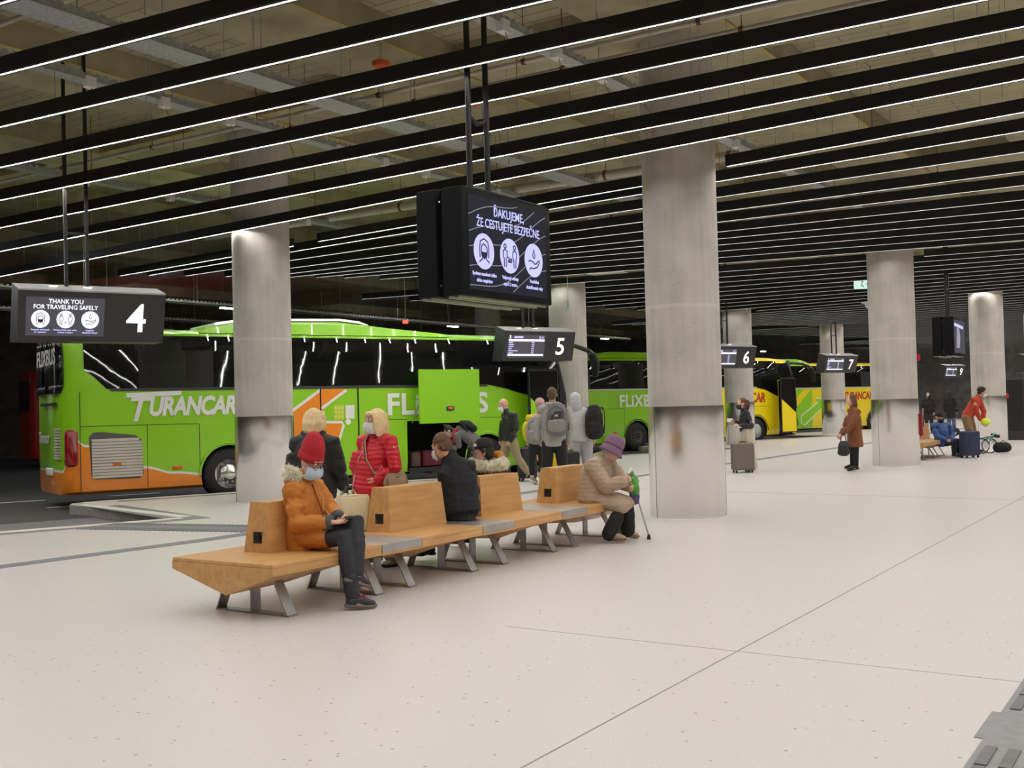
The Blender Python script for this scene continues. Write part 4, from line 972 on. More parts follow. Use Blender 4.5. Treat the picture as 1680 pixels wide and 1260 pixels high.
PP['grey_hoodie'] = dict(base=(1.14, 19.9), face=(-0.2, 1, -0.1), J=dict(hd=(-.003,.0,1.648), nk=(.026,.0,1.503), ch=(.065,.0,1.269), pv=(.067,.0,.935), s1=(-.176,.0,1.43), s2=(.313,.0,1.418), e1=(-.225,.05,1.164), w1=(-.162,.12,.882), e2=(.376,.05,1.148), w2=(.34,.1,.903), h1=(-.024,.0,.882), h2=(.187,.0,.877), k1=(-.047,.0,.45), k2=(.198,.0,.444), a1=(-.035,.0,.062), a2=(.209,.0,.055), t1=(-.072,.18,-.018), t2=(.264,.18,-.026)))
PP['old_woman'] = dict(base=(1.08, 12.5), face=(0.85, 0.2, -0.5), J=dict(hd=(.053,-.05,1.031), nk=(-.084,.0,.928), ch=(-.145,.0,.755), pv=(-.159,.0,.491), s1=(-.196,-.17,.863), s2=(.027,.17,.881), e1=(-.044,-.24,.631), w1=(.111,-.28,.684), e2=(.139,.08,.659), w2=(.209,-.05,.617), h1=(-.132,-.09,.484), h2=(-.062,.08,.482), k1=(.126,-.26,.41), k2=(.191,-.1,.414), a1=(-.049,-.29,.091), a2=(.196,-.03,.089), t1=(.135,-.33,.023), t2=(.31,-.05,.019)))
PP['suitcase_woman'] = dict(base=(5.1, 23.83), face=(-1, -0.15, -0.12), J=dict(hd=(-.095,.0,1.493), nk=(-.047,.0,1.332), ch=(-.027,.0,1.119), pv=(-.02,.0,.906), s1=(-.032,-.17,1.266), s2=(-.026,.17,1.277), e1=(.046,-.2,1.014), w1=(-.187,-.18,1.006), e2=(-.071,.18,1.037), w2=(-.234,.1,1.083), h1=(-.013,-.09,.881), h2=(-.028,.09,.877), k1=(.027,-.09,.483), k2=(-.067,.09,.478), a1=(.082,-.09,.097), a2=(-.051,.09,.117), t1=(-.08,-.09,.009), t2=(-.213,.09,.055)))
PP['brown_coat'] = dict(base=(7.12, 23.19), face=(-1, -0.1, 0.02), J=dict(hd=(.07,.0,1.512), nk=(.116,.0,1.342), ch=(.133,.0,1.07), pv=(.125,.0,.824), s1=(.151,-.17,1.264), s2=(.102,.17,1.277), e1=(.003,-.2,.973), w1=(-.18,-.15,.797), e2=(-.018,.15,.968), w2=(-.131,.1,.777), h1=(.113,-.08,.801), h2=(.098,.08,.797), k1=(.119,-.06,.413), k2=(.092,.06,.409), a1=(.121,-.06,.091), a2=(.075,.08,.11), t1=(-.059,-.05,.004), t2=(-.076,.1,.048)))
PP['blue_jacket'] = dict(base=(10.77, 27.5), face=(0.4, -0.85, -0.2), J=dict(hd=(-.033,.0,1.002), nk=(-.007,.0,.863), ch=(.017,.0,.663), pv=(.008,.0,.402), s1=(-.239,-.12,.81), s2=(.25,.15,.793), e1=(-.188,-.2,.536), w1=(.006,-.28,.442), e2=(.309,.05,.547), w2=(.179,-.15,.433), h1=(-.093,-.1,.378), h2=(.124,.1,.381), k1=(.193,-.3,.377), k2=(.361,-.15,.398), a1=(.186,-.33,.09), a2=(.361,-.2,.11), t1=(.336,-.4,.014), t2=(.478,-.28,.035)))
PP['orange_shirt'] = dict(base=(12.0, 28.6), face=(0.85, -0.3, -0.25), J=dict(hd=(.307,.0,1.621), nk=(.174,.0,1.481), ch=(.07,.0,1.244), pv=(-.098,.0,.993), s1=(.013,-.15,1.42), s2=(.271,.12,1.399), e1=(.096,-.15,1.069), w1=(.207,-.1,.89), e2=(.38,.1,1.108), w2=(.334,.05,.869), h1=(-.165,-.08,.948), h2=(-.019,.08,.942), k1=(-.07,-.08,.484), k2=(.094,.08,.491), a1=(-.051,-.08,.117), a2=(.144,.08,.106), t1=(.144,-.1,.018), t2=(.305,.05,.039)))
from mathutils import noise as NZ
def stand(base, face, h=1.7, spread=.1):
    f = V((face[0], face[1], 0)).normalized(); r = V((f.y, -f.x, 0)); k = h / 1.7
    P_ = lambda x, y, z: tuple((r * x + f * y + V((0, 0, z))) * k)
    return dict(base=base, face=face, J=dict(hd=P_(0, .03, 1.58), nk=P_(0, 0, 1.43), ch=P_(0, .02, 1.2), pv=P_(0, 0, .93), s1=P_(-.18, 0, 1.38), s2=P_(.18, 0, 1.38), e1=P_(-.23, -.03, 1.1), w1=P_(-.22, .08, .88),
        e2=P_(.23, -.03, 1.1), w2=P_(.22, .08, .88), h1=P_(-.09, 0, .9), h2=P_(.09, 0, .9), k1=P_(-.09, .03, .5), k2=P_(.1, .05, .5), a1=P_(-.1, 0, .09), a2=P_(.1, .04, .09), t1=P_(-.11, .16, .03), t2=P_(.12, .2, .03)))
skin = mat('skin', 'cf9f86', .5, noise=(14, .06)); skin2 = mat('skin_fair', 'd9ab93', .5, noise=(14, .06))
eyew = mat('eye_white', 'e8e4de', .3); iris = mat('iris_dark', (.03, .02, .015), .2); lipc = mat('lip', 'a8625a', .5)
maskb = mat('mask_pale_blue', 'c3d6e4', .7, noise=(8, .02)); maskw = mat('mask_white', 'dfdedb', .7); maskk = mat('mask_black', (.012, .012, .013), .7)
POST = []
def cloth(mb, name, m, parent, vox=.010, smooth=4, wr=(.006, 8.), quilt=None):
    o = mb.build(name, m, parent)
    a = o.modifiers.new('r', 'REMESH'); a.mode = 'VOXEL'; a.voxel_size = vox; a.use_smooth_shade = True
    b = o.modifiers.new('s', 'SMOOTH'); b.factor = .5; b.iterations = smooth
    MOD.append(o); POST.append((o, wr, quilt)); return o
def post():
    for o, wr, quilt in POST:
        me = o.data; n = len(me.vertices)
        me.update(); nor = [v.normal.copy() for v in me.vertices]
        ox = o.matrix_world.translation if False else V((0, 0, 0))
        for v, nn in zip(me.vertices, nor):
            d = 0
            if wr: d += wr[0] * NZ.noise(v.co * wr[1]) + wr[0] * .6 * NZ.noise(V((v.co.x * 18, v.co.y * 18, v.co.z * 30)))
            if quilt: d += quilt[1] * (abs(sin(pi * (v.co.z + .012 * NZ.noise(v.co * 7)) / quilt[0])) ** .55 - .6)
            if d: v.co += nn * d
        me.polygons.foreach_set('use_smooth', [True] * len(me.polygons)); me.update()
def hand(mb, w, d, n, curl=.5, th=1, s=1.):
    """palm, four unequal fingers and a thumb; d along the hand, n the way the palm faces"""
    d = d.normalized(); n = (n - d * n.dot(d)).normalized(); q = d.cross(n)
    mb.limb([w - d * .01, w + d * .045 * s, w + d * .09 * s], [(.024 * s, .018 * s), (.038 * s, .017 * s), (.040 * s, .014 * s)], 12, q)
    for i, L in enumerate((.066, .075, .07, .056)):
        o = (-.031 + i * .0207) * s; p = w + d * .088 * s + q * o * th; dd = (d + q * o * th * 2.2).normalized(); pts = [p - dd * .012]; a = 0
        pts.append(p)
        for seg in (.42, .33, .27):
            a += curl * 1.1; v = dd * cos(a) + n * sin(a); p = p + v * L * seg * s; pts.append(p)
        mb.limb(pts, [.0085 * s, .0088 * s, .0082 * s, .0078 * s, .0066 * s], 8)
    b = w + d * .028 * s - q * .028 * th * s; v = (d * .75 - q * th * .7 + n * .25).normalized(); v2 = (d * .95 - q * th * .15 + n * .45).normalized()
    mb.limb([b, b + v * .034 * s, b + v * .034 * s + v2 * .028 * s, b + v * .034 * s + v2 * .05 * s], [.013 * s, .0115 * s, .0095 * s, .008 * s], 8)
class Fig:
    def __init__(s, key, label, J=None, sk=skin, vox=.008, hs=1., curl=(.5, .5), hdir=(None, None), hn=(None, None), extra_face=True):
        D = J or PP[key]; s.J = {k: V(v) for k, v in D['J'].items()}; s.vox = vox
        s.root = thing('person', label, 'person', (D['base'][0], D['base'][1], 0)); s.hs = hs
        j = s.J; s.F = V(D['face']).normalized(); s.U = V((0, 0, 1)); s.U = (s.U - s.F * s.U.dot(s.F)).normalized(); s.X = s.F.cross(s.U)
        s.side = (j['s2'] - j['s1']).normalized(); s.fwd = V((D['face'][0], D['face'][1], 0)).normalized()
        fw = s.side.cross(j['nk'] - j['pv']).normalized(); s.front = fw if fw.dot(s.fwd) > 0 or abs(fw.dot(s.fwd)) < .2 else -fw
        b = MB(); hd, F, U, X = j['hd'], s.F, s.U, s.X; h = hs
        ax = (X, F, U)
        b.ball(hd - F * .012 * h + U * .025 * h, (.076 * h, .094 * h, .096 * h), 18, 12, ax)
        b.ball(hd + F * .03 * h - U * .045 * h, (.06 * h, .058 * h, .078 * h), 16, 10, ax)
        b.ball(hd + F * .062 * h - U * .1 * h, (.026 * h, .024 * h, .022 * h), 10, 8, ax)
        b.limb([hd + F * .083 * h + U * .018 * h, hd + F * .1 * h - U * .02 * h, hd + F * .106 * h - U * .034 * h], [.008 * h, .011 * h, .014 * h], 8)
        b.limb([hd + F * .078 * h + U * .034 * h - X * .045 * h, hd + F * .086 * h + U * .038 * h, hd + F * .078 * h + U * .034 * h + X * .045 * h], [.009 * h, .011 * h, .009 * h], 8)
        for sg in (-1, 1): b.ball(hd + X * sg * .079 * h - F * .008 * h - U * .012 * h, (.011 * h, .02 * h, .034 * h), 10, 8, ax)
        b.limb([hd - U * .075 - F * .015, j['nk'] + U * .0, j['nk'] - V((0, 0, .05))], [.052, .055, .07], 14)
        b.limb([j['pv'], j['pv'].lerp(j['ch'], .5), j['ch'], j['nk'].lerp(j['ch'], .25)], [(.15, .1), (.125, .09), (.15, .1), (.12, .075)], 16, s.side)
        for i in '12':
            b.limb([j['nk'].lerp(j['s' + i], .35) - V((0, 0, .03)), j['s' + i], j['e' + i], j['w' + i]], [.06, .052, .038, .026], 12)
            b.limb([j['h' + i], j['h' + i].lerp(j['k' + i], .5), j['k' + i], j['k' + i].lerp(j['a' + i], .35), j['a' + i]], [.085, .072, .052, .05, .036], 12)
            b.limb([j['a' + i], j['a' + i].lerp(j['t' + i], .5) - V((0, 0, .01)), j['t' + i] - (j['t' + i] - j['a' + i]).normalized() * .02], [.034, .034, .024], 10)
            k = int(i) - 1; d = V(hdir[k]) if hdir[k] else (j['w' + i] - j['e' + i]).normalized()
            inner = (s.side if i == '1' else -s.side)
            n = V(hn[k]) if hn[k] else inner
            s_out = d.cross((n - d * n.dot(d.normalized())).normalized()); th = 1
            hand(b, j['w' + i] + d.normalized() * .012, d, n, curl[k], 1 if s_out.dot(V((0, 0, 1))) < 0 else -1, .95 * h)
        o = b.build('body', sk, s.root); a = o.modifiers.new('r', 'REMESH'); a.mode = 'VOXEL'; a.voxel_size = .006 if vox < .01 else .009; a.use_smooth_shade = True
        q = o.modifiers.new('s', 'SMOOTH'); q.factor = .5; q.iterations = 2; MOD.append(o); s.body = o
        if extra_face:
            for sg in (-1, 1):
                e = hd + F * .079 * h + X * sg * .031 * h + U * .012 * h
                w_ = MB().ball(e, .0125 * h, 12, 8, ax).build('eye', eyew, s.root, True); MB().ball(e + F * .0075 * h, .0068 * h, 10, 6, ax).build('iris', iris, w_, True)
            MB().limb([hd + F * .087 * h - U * .066 * h - X * .022 * h, hd + F * .094 * h - U * .066 * h, hd + F * .087 * h - U * .066 * h + X * .022 * h], [.004, .007, .004], 8).build('mouth', lipc, s.root, True)
    def brows(s, m):
        q = MB(); 
        for sg in (-1, 1):
            MB().limb([s.J['hd'] + s.F * .088 * s.hs + s.U * .036 + s.X * sg * .015, s.J['hd'] + s.F * .084 * s.hs + s.U * .04 + s.X * sg * .05], [.004, .003], 6).build('eyebrow', m, s.root, True)
    def mask(s, m):
        h, hd, F, U, X = s.hs, s.J['hd'], s.F, s.U, s.X; q = MB()
        rows = []
        for i in range(9):
            t = i / 8; z = -.012 - .105 * t; w = 1.05 + .1 * sin(pi * t)
            rows.append([hd + F * ((.12 if False else .036) + (.078 + .022 * sin(pi * min(1, t * 1.15))) * cos(a) * (1 if t < .85 else .86)) * h + X * .07 * w * sin(a) * h + U * z * h + U * (-.01 * abs(sin(a))) for a in [R(-82 + 164 * k / 14) for k in range(15)]])
        for a, b in zip(rows[:-1], rows[1:]):
            for k in range(14): q.add([a[k], a[k + 1], b[k + 1], b[k]], [(0, 1, 2, 3)])
        o = q.build('face_mask', m, s.root, True); md = o.modifiers.new('s', 'SOLIDIFY'); md.thickness = .004; MOD.append(o)
        for sg in (-1, 1):
            for z in (-.02, -.09): MB().tube([hd + X * sg * .068 * h + F * .05 * h + U * z * h, hd + X * sg * .083 * h - F * .01 * h + U * (-.012 + z * .2) * h], .0016, 5).build('ear_loop', m, o)
    def torso(s, mb, prof, front=0.):
        """prof: (t, rx, ry[, forward]) with t: 0 hem.. measured along hem->pv->ch->nk as -1..2"""
        j = s.J; pts, rs = [], []
        for it in prof:
            t, rx, ry = it[:3]; fo = it[3] if len(it) > 3 else 0
            if t < 0: p = j['pv'] + s.hem * -t
            elif t < 1: p = j['pv'].lerp(j['ch'], t)
            else: p = j['ch'].lerp(j['nk'], t - 1)
            pts.append(p + s.front * fo); rs.append((rx, ry))
        mb.limb(pts, rs, 24, s.side, (.15, 1))
    def jacket(s, name, m, prof, hem, sl=(.072, .062, .046), vox=None, wr=(.006, 8.), quilt=None, arms='12', collar=.062, cut=.03, lap=None):
        j = s.J; s.hem = V(hem); q = MB(); s.torso(q, prof)
        for i in arms:
            wv = (j['w' + i] - j['e' + i]); wp = j['w' + i] - wv.normalized() * cut
            q.limb([j['nk'].lerp(j['s' + i], .4) - V((0, 0, .035)), j['s' + i], j['s' + i].lerp(j['e' + i], .5), j['e' + i], j['e' + i].lerp(wp, .5), wp], [sl[0], sl[0] * 1.02, (sl[0] + sl[1]) / 2, sl[1], (sl[1] + sl[2]) / 2, sl[2]], 14)
        for i in arms: q.ball(j['s' + i] - V((0, 0, .014)), sl[0] * .93, 14, 10); q.ball(j['e' + i], sl[1] * 1.0, 12, 8)
        if collar: q.limb([j['nk'] - V((0, 0, .06)), j['nk'].lerp(j['hd'], .3)], [collar * 1.35, collar], 16)
        if lap:
            for i in '12': q.limb([j['h' + i], j['h' + i].lerp(j['k' + i], lap)], [(.13, .1), (.115, .095)], 14, s.side)
        return cloth(q, name, m, s.root, vox or s.vox * 1.15, 5, wr, quilt)
    def trousers(s, m, r=(.1, .078, .062), name='trousers', up=.04, vox=None, wr=(.005, 9.), legs='12'):
        j = s.J; q = MB(); q.limb([j['pv'] - V((0, 0, .03)), j['pv'] + (j['ch'] - j['pv']).normalized() * .1], [(.165, .115), (.15, .105)], 20, s.side)
        for i in legs:
            d = (j['a' + i] - j['k' + i]).normalized(); e = j['a' + i] - d * up
            q.limb([j['h' + i], j['h' + i].lerp(j['k' + i], .5), j['k' + i], j['k' + i].lerp(e, .4), e], [r[0], r[0] * .93, r[1], r[1] * .95, r[2]], 16)
        return cloth(q, name, m, s.root, vox or s.vox * 1.15, 3, wr)
    def shoes(s, m, sole=rubber, lace=None, boot=0):
        j = s.J
        for i in '12':
            a, t_ = j['a' + i], j['t' + i]; f = t_ - (a + V((0, 0, -.06)))
            f.normalize(); sd = f.cross(V((0, 0, 1))).normalized(); up = sd.cross(f); heel = t_ - f * .235 + up * .012; L = .235
            q = MB(); q.limb([heel + f * .035 + up * .042, heel + f * .1 + up * .048, heel + f * .17 + up * .036, heel + f * .215 + up * .03], [(.036, .04), (.037, .044), (.044, .032), (.034, .022)], 16, sd)
            q.limb([heel + f * .045 + up * .05, a.lerp(j['k' + i], .04 + boot)], [(.04, .042), (.042, .042)], 14, sd)
            sh = q.build('shoe', m, s.root); r = sh.modifiers.new('r', 'REMESH'); r.mode = 'VOXEL'; r.voxel_size = .007; r.use_smooth_shade = True; g = sh.modifiers.new('s', 'SMOOTH'); g.iterations = 3; MOD.append(sh)
            MB().tube([heel + up * .008 - f * .006, heel + up * .006 + f * .03, heel + up * .006 + f * .09, heel + up * .006 + f * .17, heel + up * .008 + f * .22, heel + up * .014 + f * .248], [(.022, .014), (.042, .018), (.04, .018), (.05, .018), (.04, .017), (.014, .012)], 16, sd).build('sole', sole, sh, True)
            if lace:
                for k in range(5):
                    c = heel + f * (.1 + .02 * k) + up * (.104 - .011 * k)
                    MB().tube([c - sd * .024 - up * .004 + f * .006 * (1 if k % 2 else -1), c + up * .004, c + sd * .024 - up * .004 - f * .006 * (1 if k % 2 else -1)], .0052, 6).build('lace', lace, sh, True)
    def hair(s, m, kind='short', L=.14, vox=.008):
        h, hd, F, U, X = s.hs, s.J['hd'], s.F, s.U, s.X; q = MB(); ax = (X, F, U); dn = V((0, 0, -1))
        q.ball(hd - F * .024 * h + U * .036 * h, (.086 * h, .094 * h, .094 * h), 18, 12, ax)
        q.ball(hd - F * .045 * h - U * .015 * h, (.08 * h, .07 * h, .08 * h), 16, 10, ax)
        if kind == 'bob':
            for sg in (-1, 1):
                q.limb([hd + X * sg * .055 * h + F * .045 * h + U * .08 * h, hd + X * sg * .085 * h + F * .03 * h + U * .02 * h, hd + X * sg * .09 * h + F * .02 * h - U * .05 * h, hd + X * sg * .092 * h + F * .0 * h - U * L * h], [(.02, .04), (.022, .05), (.024, .055), (.02, .05)], 12, X)
            q.limb([hd - F * .06 * h + U * .03 * h, hd - F * .085 * h - U * .05 * h, hd - F * .08 * h - U * L * h], [(.09, .06), (.1, .06), (.1, .045)], 16, X); q.ball(hd - F * .035 * h - U * .03 * h, (.098 * h, .09 * h, .1 * h), 16, 10, ax)
            q.limb([hd - X * .05 * h + F * .07 * h + U * .075 * h, hd + F * .085 * h + U * .07 * h, hd + X * .05 * h + F * .07 * h + U * .075 * h], [.022, .024, .022], 10)
        if kind == 'bob':
            for sg in (-1, 1): q.limb([hd + X * sg * .05 * h - F * .05 * h + U * .05 * h, hd + X * sg * .068 * h - F * .055 * h - U * .04 * h, hd + X * sg * .07 * h - F * .05 * h - U * L * .95 * h], [.05, .055, .045], 12)
        if kind == 'long':
            for sg in (-1, 1): q.limb([hd + X * sg * .06 * h + F * .03 * h + U * .07 * h, hd + X * sg * .086 * h - F * .01 * h - U * .03 * h, hd + X * sg * .075 * h - F * .05 * h - U * .12 * h], [.022, .026, .02], 10)
            q.limb([hd - F * .07 * h, hd - F * .09 * h + dn * .12, hd - F * .085 * h + dn * L], [(.08, .05), (.085, .045), (.05, .025)], 14, X)
        if kind == 'pony': q.limb([hd - F * .1 * h + U * .07 * h, hd - F * .15 * h + U * .02 * h, hd - F * .14 * h + dn * .1, hd - F * .1 * h + dn * L], [.02, .035, .035, .018], 10)
        if kind == 'bun': q.ball(hd - F * .03 * h + U * .14 * h, .035 * h, 12, 8)
        if kind == 'curly':
            for i in range(46):
                a, b = random.uniform(0, 2 * pi), random.uniform(-.2, 1.4); d = X * cos(a) * cos(b) + F * sin(a) * cos(b) + U * sin(b)
                if d.dot(F) > .45 and d.dot(U) < .45: continue
                q.ball(hd + U * .035 - F * .02 + d * .09 * h, random.uniform(.022, .034) * h, 8, 6)
        if kind == 'messy':
            for i in range(30):
                a, b = random.uniform(0, 2 * pi), random.uniform(-.5, 1.4); d = X * cos(a) * cos(b) + F * sin(a) * cos(b) + U * sin(b)
                if d.dot(F) > .3 and d.dot(U) < .5: continue
                q.limb([hd - F * .02 + U * .03 + d * .07 * h, hd - F * .02 + U * .02 + d * .1 * h + dn * .03], [.02, .012], 8)
        o = cloth(q, 'hair', m, s.root, vox, 5, (.004, 22.)); return o
def fabric(name, col, rough=.85, n=.12, b=.25): return mat(name, col, rough, noise=(40, n), bump=(22, b * .6))
def fur(path, rad, n, ln, m, name, parent, closed=False):
    q = MB(); pts = [V(p) for p in path]; m_ = len(pts)
    for i in range(n):
        t = random.random() * (m_ if closed else m_ - 1); k = int(t); f = t - k; p = pts[k % m_].lerp(pts[(k + 1) % m_], f); tg = (pts[(k + 1) % m_] - pts[k % m_]).normalized()
        a, b = basis(tg); an = random.uniform(0, 2 * pi); d = a * cos(an) + b * sin(an); d = (d + tg * random.uniform(-.5, .5) + V((0, 0, -.25))).normalized()
        r = p + d * rad * .6; L = ln * random.uniform(.6, 1.15); w = .0045; c1, c2 = basis(d); tip = r + d * L + V((random.uniform(-1, 1), random.uniform(-1, 1), random.uniform(-1, .3))) * L * .3
        q.add([r + c1 * w, r - c1 * w * .5 + c2 * w, r - c1 * w * .5 - c2 * w, tip], [(0, 1, 3), (1, 2, 3), (2, 0, 3)])
    q.tube(path, rad * .75, 10, closed=closed)
    return q.build(name, m, parent, False, False)
blond = mat('blond_hair', 'e3c794', .55, noise=(30, .25, (6, 6, .6))); brown = mat('brown_hair', '4a3020', .6, noise=(30, .3, (6, 6, .6))); dark = mat('dark_hair', '1c1512', .55, noise=(30, .3, (6, 6, .6))); auburn = mat('auburn_hair', '5c3a28', .6, noise=(30, .3, (6, 6, .6)))
furm = mat('cream_fur', 'f3ead6', .9, noise=(25, .2))
blk = fabric('black_cloth', (.012, .012, .013)); blk2 = mat('black_leather', (.012, .012, .013), .4, bump=(40, .3))
DN = (0, 0, -1)
# ---- woman in the orange parka
ok = fabric('orange_parka_cloth', 'bd7226', .7, .1, .35)
A = Fig('orange_parka', 'seated woman in an orange parka and red beanie looking at her phone', sk=skin2, curl=(.55, .6), hdir=((.8, -.3, .05), (.55, -.8, -.15)), hn=((.1, -.3, 1), (-.2, .2, 1)))
jk = A.jacket('parka', ok, [(-.12, .2, .165, .02), (0, .21, .165), (.4, .18, .145), (.75, .19, .15), (1, .2, .15), (1.55, .185, .12), (1.85, .1, .09)], DN, (.088, .078, .064), lap=.56, cut=.045, wr=(.008, 9.))
for i in '12':
    w_, e_ = A.J['w' + i], A.J['e' + i]; d = (w_ - e_).normalized(); MB().tube([w_ - d * .06, w_ + d * .012], [.066, .056], 20).build('grey_cuff', fabric('grey_cuff_cloth', '4b4b4d'), jk, True)
hj = A.J; q = MB()
q.limb([hj['nk'] + V((-.09, -.02, .02)), hj['nk'] + V((-.11, .06, .0)), hj['nk'] + V((-.06, .12, -.02))], [.05, .07, .05], 12)
q.limb([hj['nk'] + V((.02, -.1, -.035)), hj['nk'] + V((-.07, -.09, 0)), hj['nk'] + V((-.1, 0, .01))], [.035, .05, .05], 12)
q.limb([hj['nk'] + V((.02, .1, -.03)), hj['nk'] + V((-.05, .12, 0))], [.035, .05], 12)
cloth(q, 'hood', ok, A.root, .01, 4)
fur([hj['nk'] + V(p) for p in ((.0, -.1, .02), (-.06, -.1, .055), (-.115, -.05, .08), (-.12, .03, .08), (-.07, .1, .05))], .032, 1500, .05, furm, 'fur_trim', A.root)
MB().tube([hj['nk'] + V((.085, -.05, -.03)), hj['ch'] + V((.15, -.09, .0)), hj['pv'] + V((.2, -.12, .06))], .006, 6).build('zip_flap', fabric('orange_dark', '7a4413'), jk, True)
MB().tube([hj['nk'] + V((.075, .04, -.05)), hj['ch'] + V((.165, -.01, .05)), hj['ch'] + V((.17, -.03, -.03)), hj['w1'] + V((.0, .03, .03))], .0035, 6).build('earphone_wire', mat('wire_tan', 'c79a63', .5), A.root, True)
dj = fabric('dark_jeans', '2e2e33', .8, .2)
A.trousers(dj, (.098, .079, .06)); A.shoes(mat('hiking_shoe', '3a3638', .7, noise=(60, .5)), mat('shoe_sole', '6b6462', .7), mat('pink_lace', 'c2417f', .6), .06)
for i in '12':
    d = (A.J['k' + i] - A.J['a' + i]).normalized(); MB().tube([A.J['a' + i] + d * .0, A.J['a' + i] + d * .055], [.046, .043], 14).build('sock', mat('grey_sock', '9c9894', .9), A.root, True)
A.mask(maskb)
bn = MB(); ax = (A.X, A.F, A.U); hd = A.J['hd']; rows = []
for z, r, bk in ((.03, .098, -.02), (.055, .1, -.02), (.11, .098, -.024), (.165, .086, -.032), (.21, .064, -.04), (.235, .034, -.046), (.241, .005, -.047)): rows.append([hd + A.U * z + A.F * (bk + 1.06 * r * sin(a)) + A.X * r * cos(a) * .95 for a in [2 * pi * k / 40 for k in range(40)]])
redk = mat('red_knit', 'b4232d', .9, noise=(50, .15)); t = NT(redk); wv = t.n('TexWave'); wv.inputs['Scale'].default_value = 55; wv.bands_direction = 'X'; tc = t.n('TexCoord'); t.l.new(tc.outputs['Object'], wv.inputs['Vector']); bp = t.n('Bump'); bp.inputs['Strength'].default_value = .5; bp.inputs['Distance'].default_value = .004; t.l.new(wv.outputs['Fac'], bp.inputs['Height']); t.l.new(bp.outputs[0], t.b.inputs['Normal'])
be = bn.rings(rows).build('beanie', redk, A.root, True)
rows = [[hd + A.U * z + A.F * (-.02 + 1.06 * r * sin(a)) + A.X * r * cos(a) * .95 for a in [2 * pi * k / 40 for k in range(40)]] for z, r in ((.012, .098), (.01, .104), (.03, .107), (.055, .106), (.068, .1))]
MB().rings(rows).build('beanie_cuff', redk, be, True)
gm = mat('glasses_frame', '5a3148', .3); q = MB()
for sg in (-1, 1):
    c = hd + A.F * .112 + A.X * sg * .034 + A.U * .0
    MB().tube([c + A.X * .029 * cos(a) + A.U * .024 * sin(a) - A.F * .006 * abs(cos(a)) for a in [2 * pi * k / 20 for k in range(20)]], .0022, 6, closed=True).build('glasses_rim', gm, A.root, True)
    MB().tube([c + A.X * sg * .029, hd + A.X * sg * .085 + A.F * .0 + A.U * .005], .0022, 6).build('glasses_temple', gm, A.root, True)
# her phone and the cable on the bench
ph = thing('phone', 'dark phone held by the woman in the orange parka', 'phone', A.root.location + (A.J['w1'] + A.J['w2']) * .5 + V((.07, -.03, .035)), R(-35))
MB().bev(-.075, .075, -.036, .036, -.005, .005, .008).build('case', mat('phone_case', '3a2326', .4), ph, 40); MB().box(-.07, .07, -.032, .032, .005, .0055).build('phone_screen', glass, ph)
cb_ = MB().tube([W(6.85, 6.12, .445) + V(p) for p in ((0, 0, 0), (.06, -.05, .06), (.12, -.07, .11), (.16, -.08, .07), (.13, -.1, .02), (.04, -.12, .005))], .006, 8).build('charging_cable', black, None, True); tag(cb_, 'loop of black cable on the bench beside the orange parka', 'cable')
# ---- blonde woman in the red quilted jacket
rk = fabric('red_quilted_nylon', 'c4162a', .42, .08, .12)
B_ = Fig('red_jacket', 'standing blonde woman in a red quilted jacket and face mask', sk=skin2)
jk = B_.jacket('quilted_jacket', rk, [(-.16, .195, .16, .02), (0, .2, .165, .02), (.35, .185, .15, .02), (.7, .185, .15, .02), (1, .185, .145, .01), (1.5, .175, .12), (1.85, .085, .08)], (.02, .0, -.42), (.08, .07, .06), quilt=(.048, .0075), wr=(.005, 9.), cut=.0)
J = B_.J; fr = B_.front
MB().tube([J['nk'] + B_.fwd * .085 + V((0, 0, -.03)), J['ch'] + B_.fwd * .17 - B_.side * .02, J['pv'].lerp(J['ch'], .4) + B_.fwd * .185 - B_.side * .03, J['pv'] + B_.fwd * .2 - B_.side * .03 - V((0, 0, .06))], .0045, 6).build('zip', mat('zip_pale', 'd9c9c4', .4), jk, True)
MB().ball(J['s2'] + V((.04, -.075, -.06)), (.012, .006, .012), 10, 6).build('badge', letter_w, jk)
B_.trousers(fabric('beige_trousers', '8d8079'), (.105, .085, .075)); B_.shoes(mat('beige_shoe', 'b5aaa0', .7)); B_.hair(blond, 'bob', .135); B_.mask(maskw); B_.brows(blond)
bg = thing('shoulder_bag', 'small tan shoulder bag with a striped strap over the red jacket', 'bag', B_.root.location + V((.2, -.2, .83)), R(20))
q = MB().limb([(-.075, 0, .03), (-.01, 0, .01), (.075, 0, .035)], [(.045, .085), (.05, .1), (.045, .085)], 16, (0, 1, 0)); o = cloth(q, 'pouch', mat('taupe_leather', '8a745c', .55, noise=(20, .15)), bg, .009, 3, (.004, 12))
MB().bev(-.09, .09, -.066, -.05, -.03, .08, .02, 'y').build('front_flap', mat('tan_flap', '9c8263', .55), bg, 40); MB().tube([(-.1, -.03, .04), (0, -.07, .07), (.1, -.03, .05)], .005, 6).build('bag_zip', darkgrey, bg, True)
st = [J['s1'].lerp(J['nk'], .4) + V((0, 0, .045)), J['nk'].lerp(J['ch'], .3) + B_.fwd * .135 - B_.side * .03, J['ch'] + B_.fwd * .165 + B_.side * .07 + V((0, 0, -.02)), J['pv'].lerp(J['ch'], .45) + B_.fwd * .13 + B_.side * .17, V((.14, -.2, .93))]
MB().tube([p - V((.2, -.2, .83)) + V((0, 0, 0)) for p in [V((x.x, x.y, x.z)) for x in st]], [(.004, .02)] * 5, 8, tuple(B_.fwd)).build('strap', mat('striped_strap', '8a7a62', .7), bg, True) if False else None
rz = M.Rotation(-R(20), 3, 'Z')
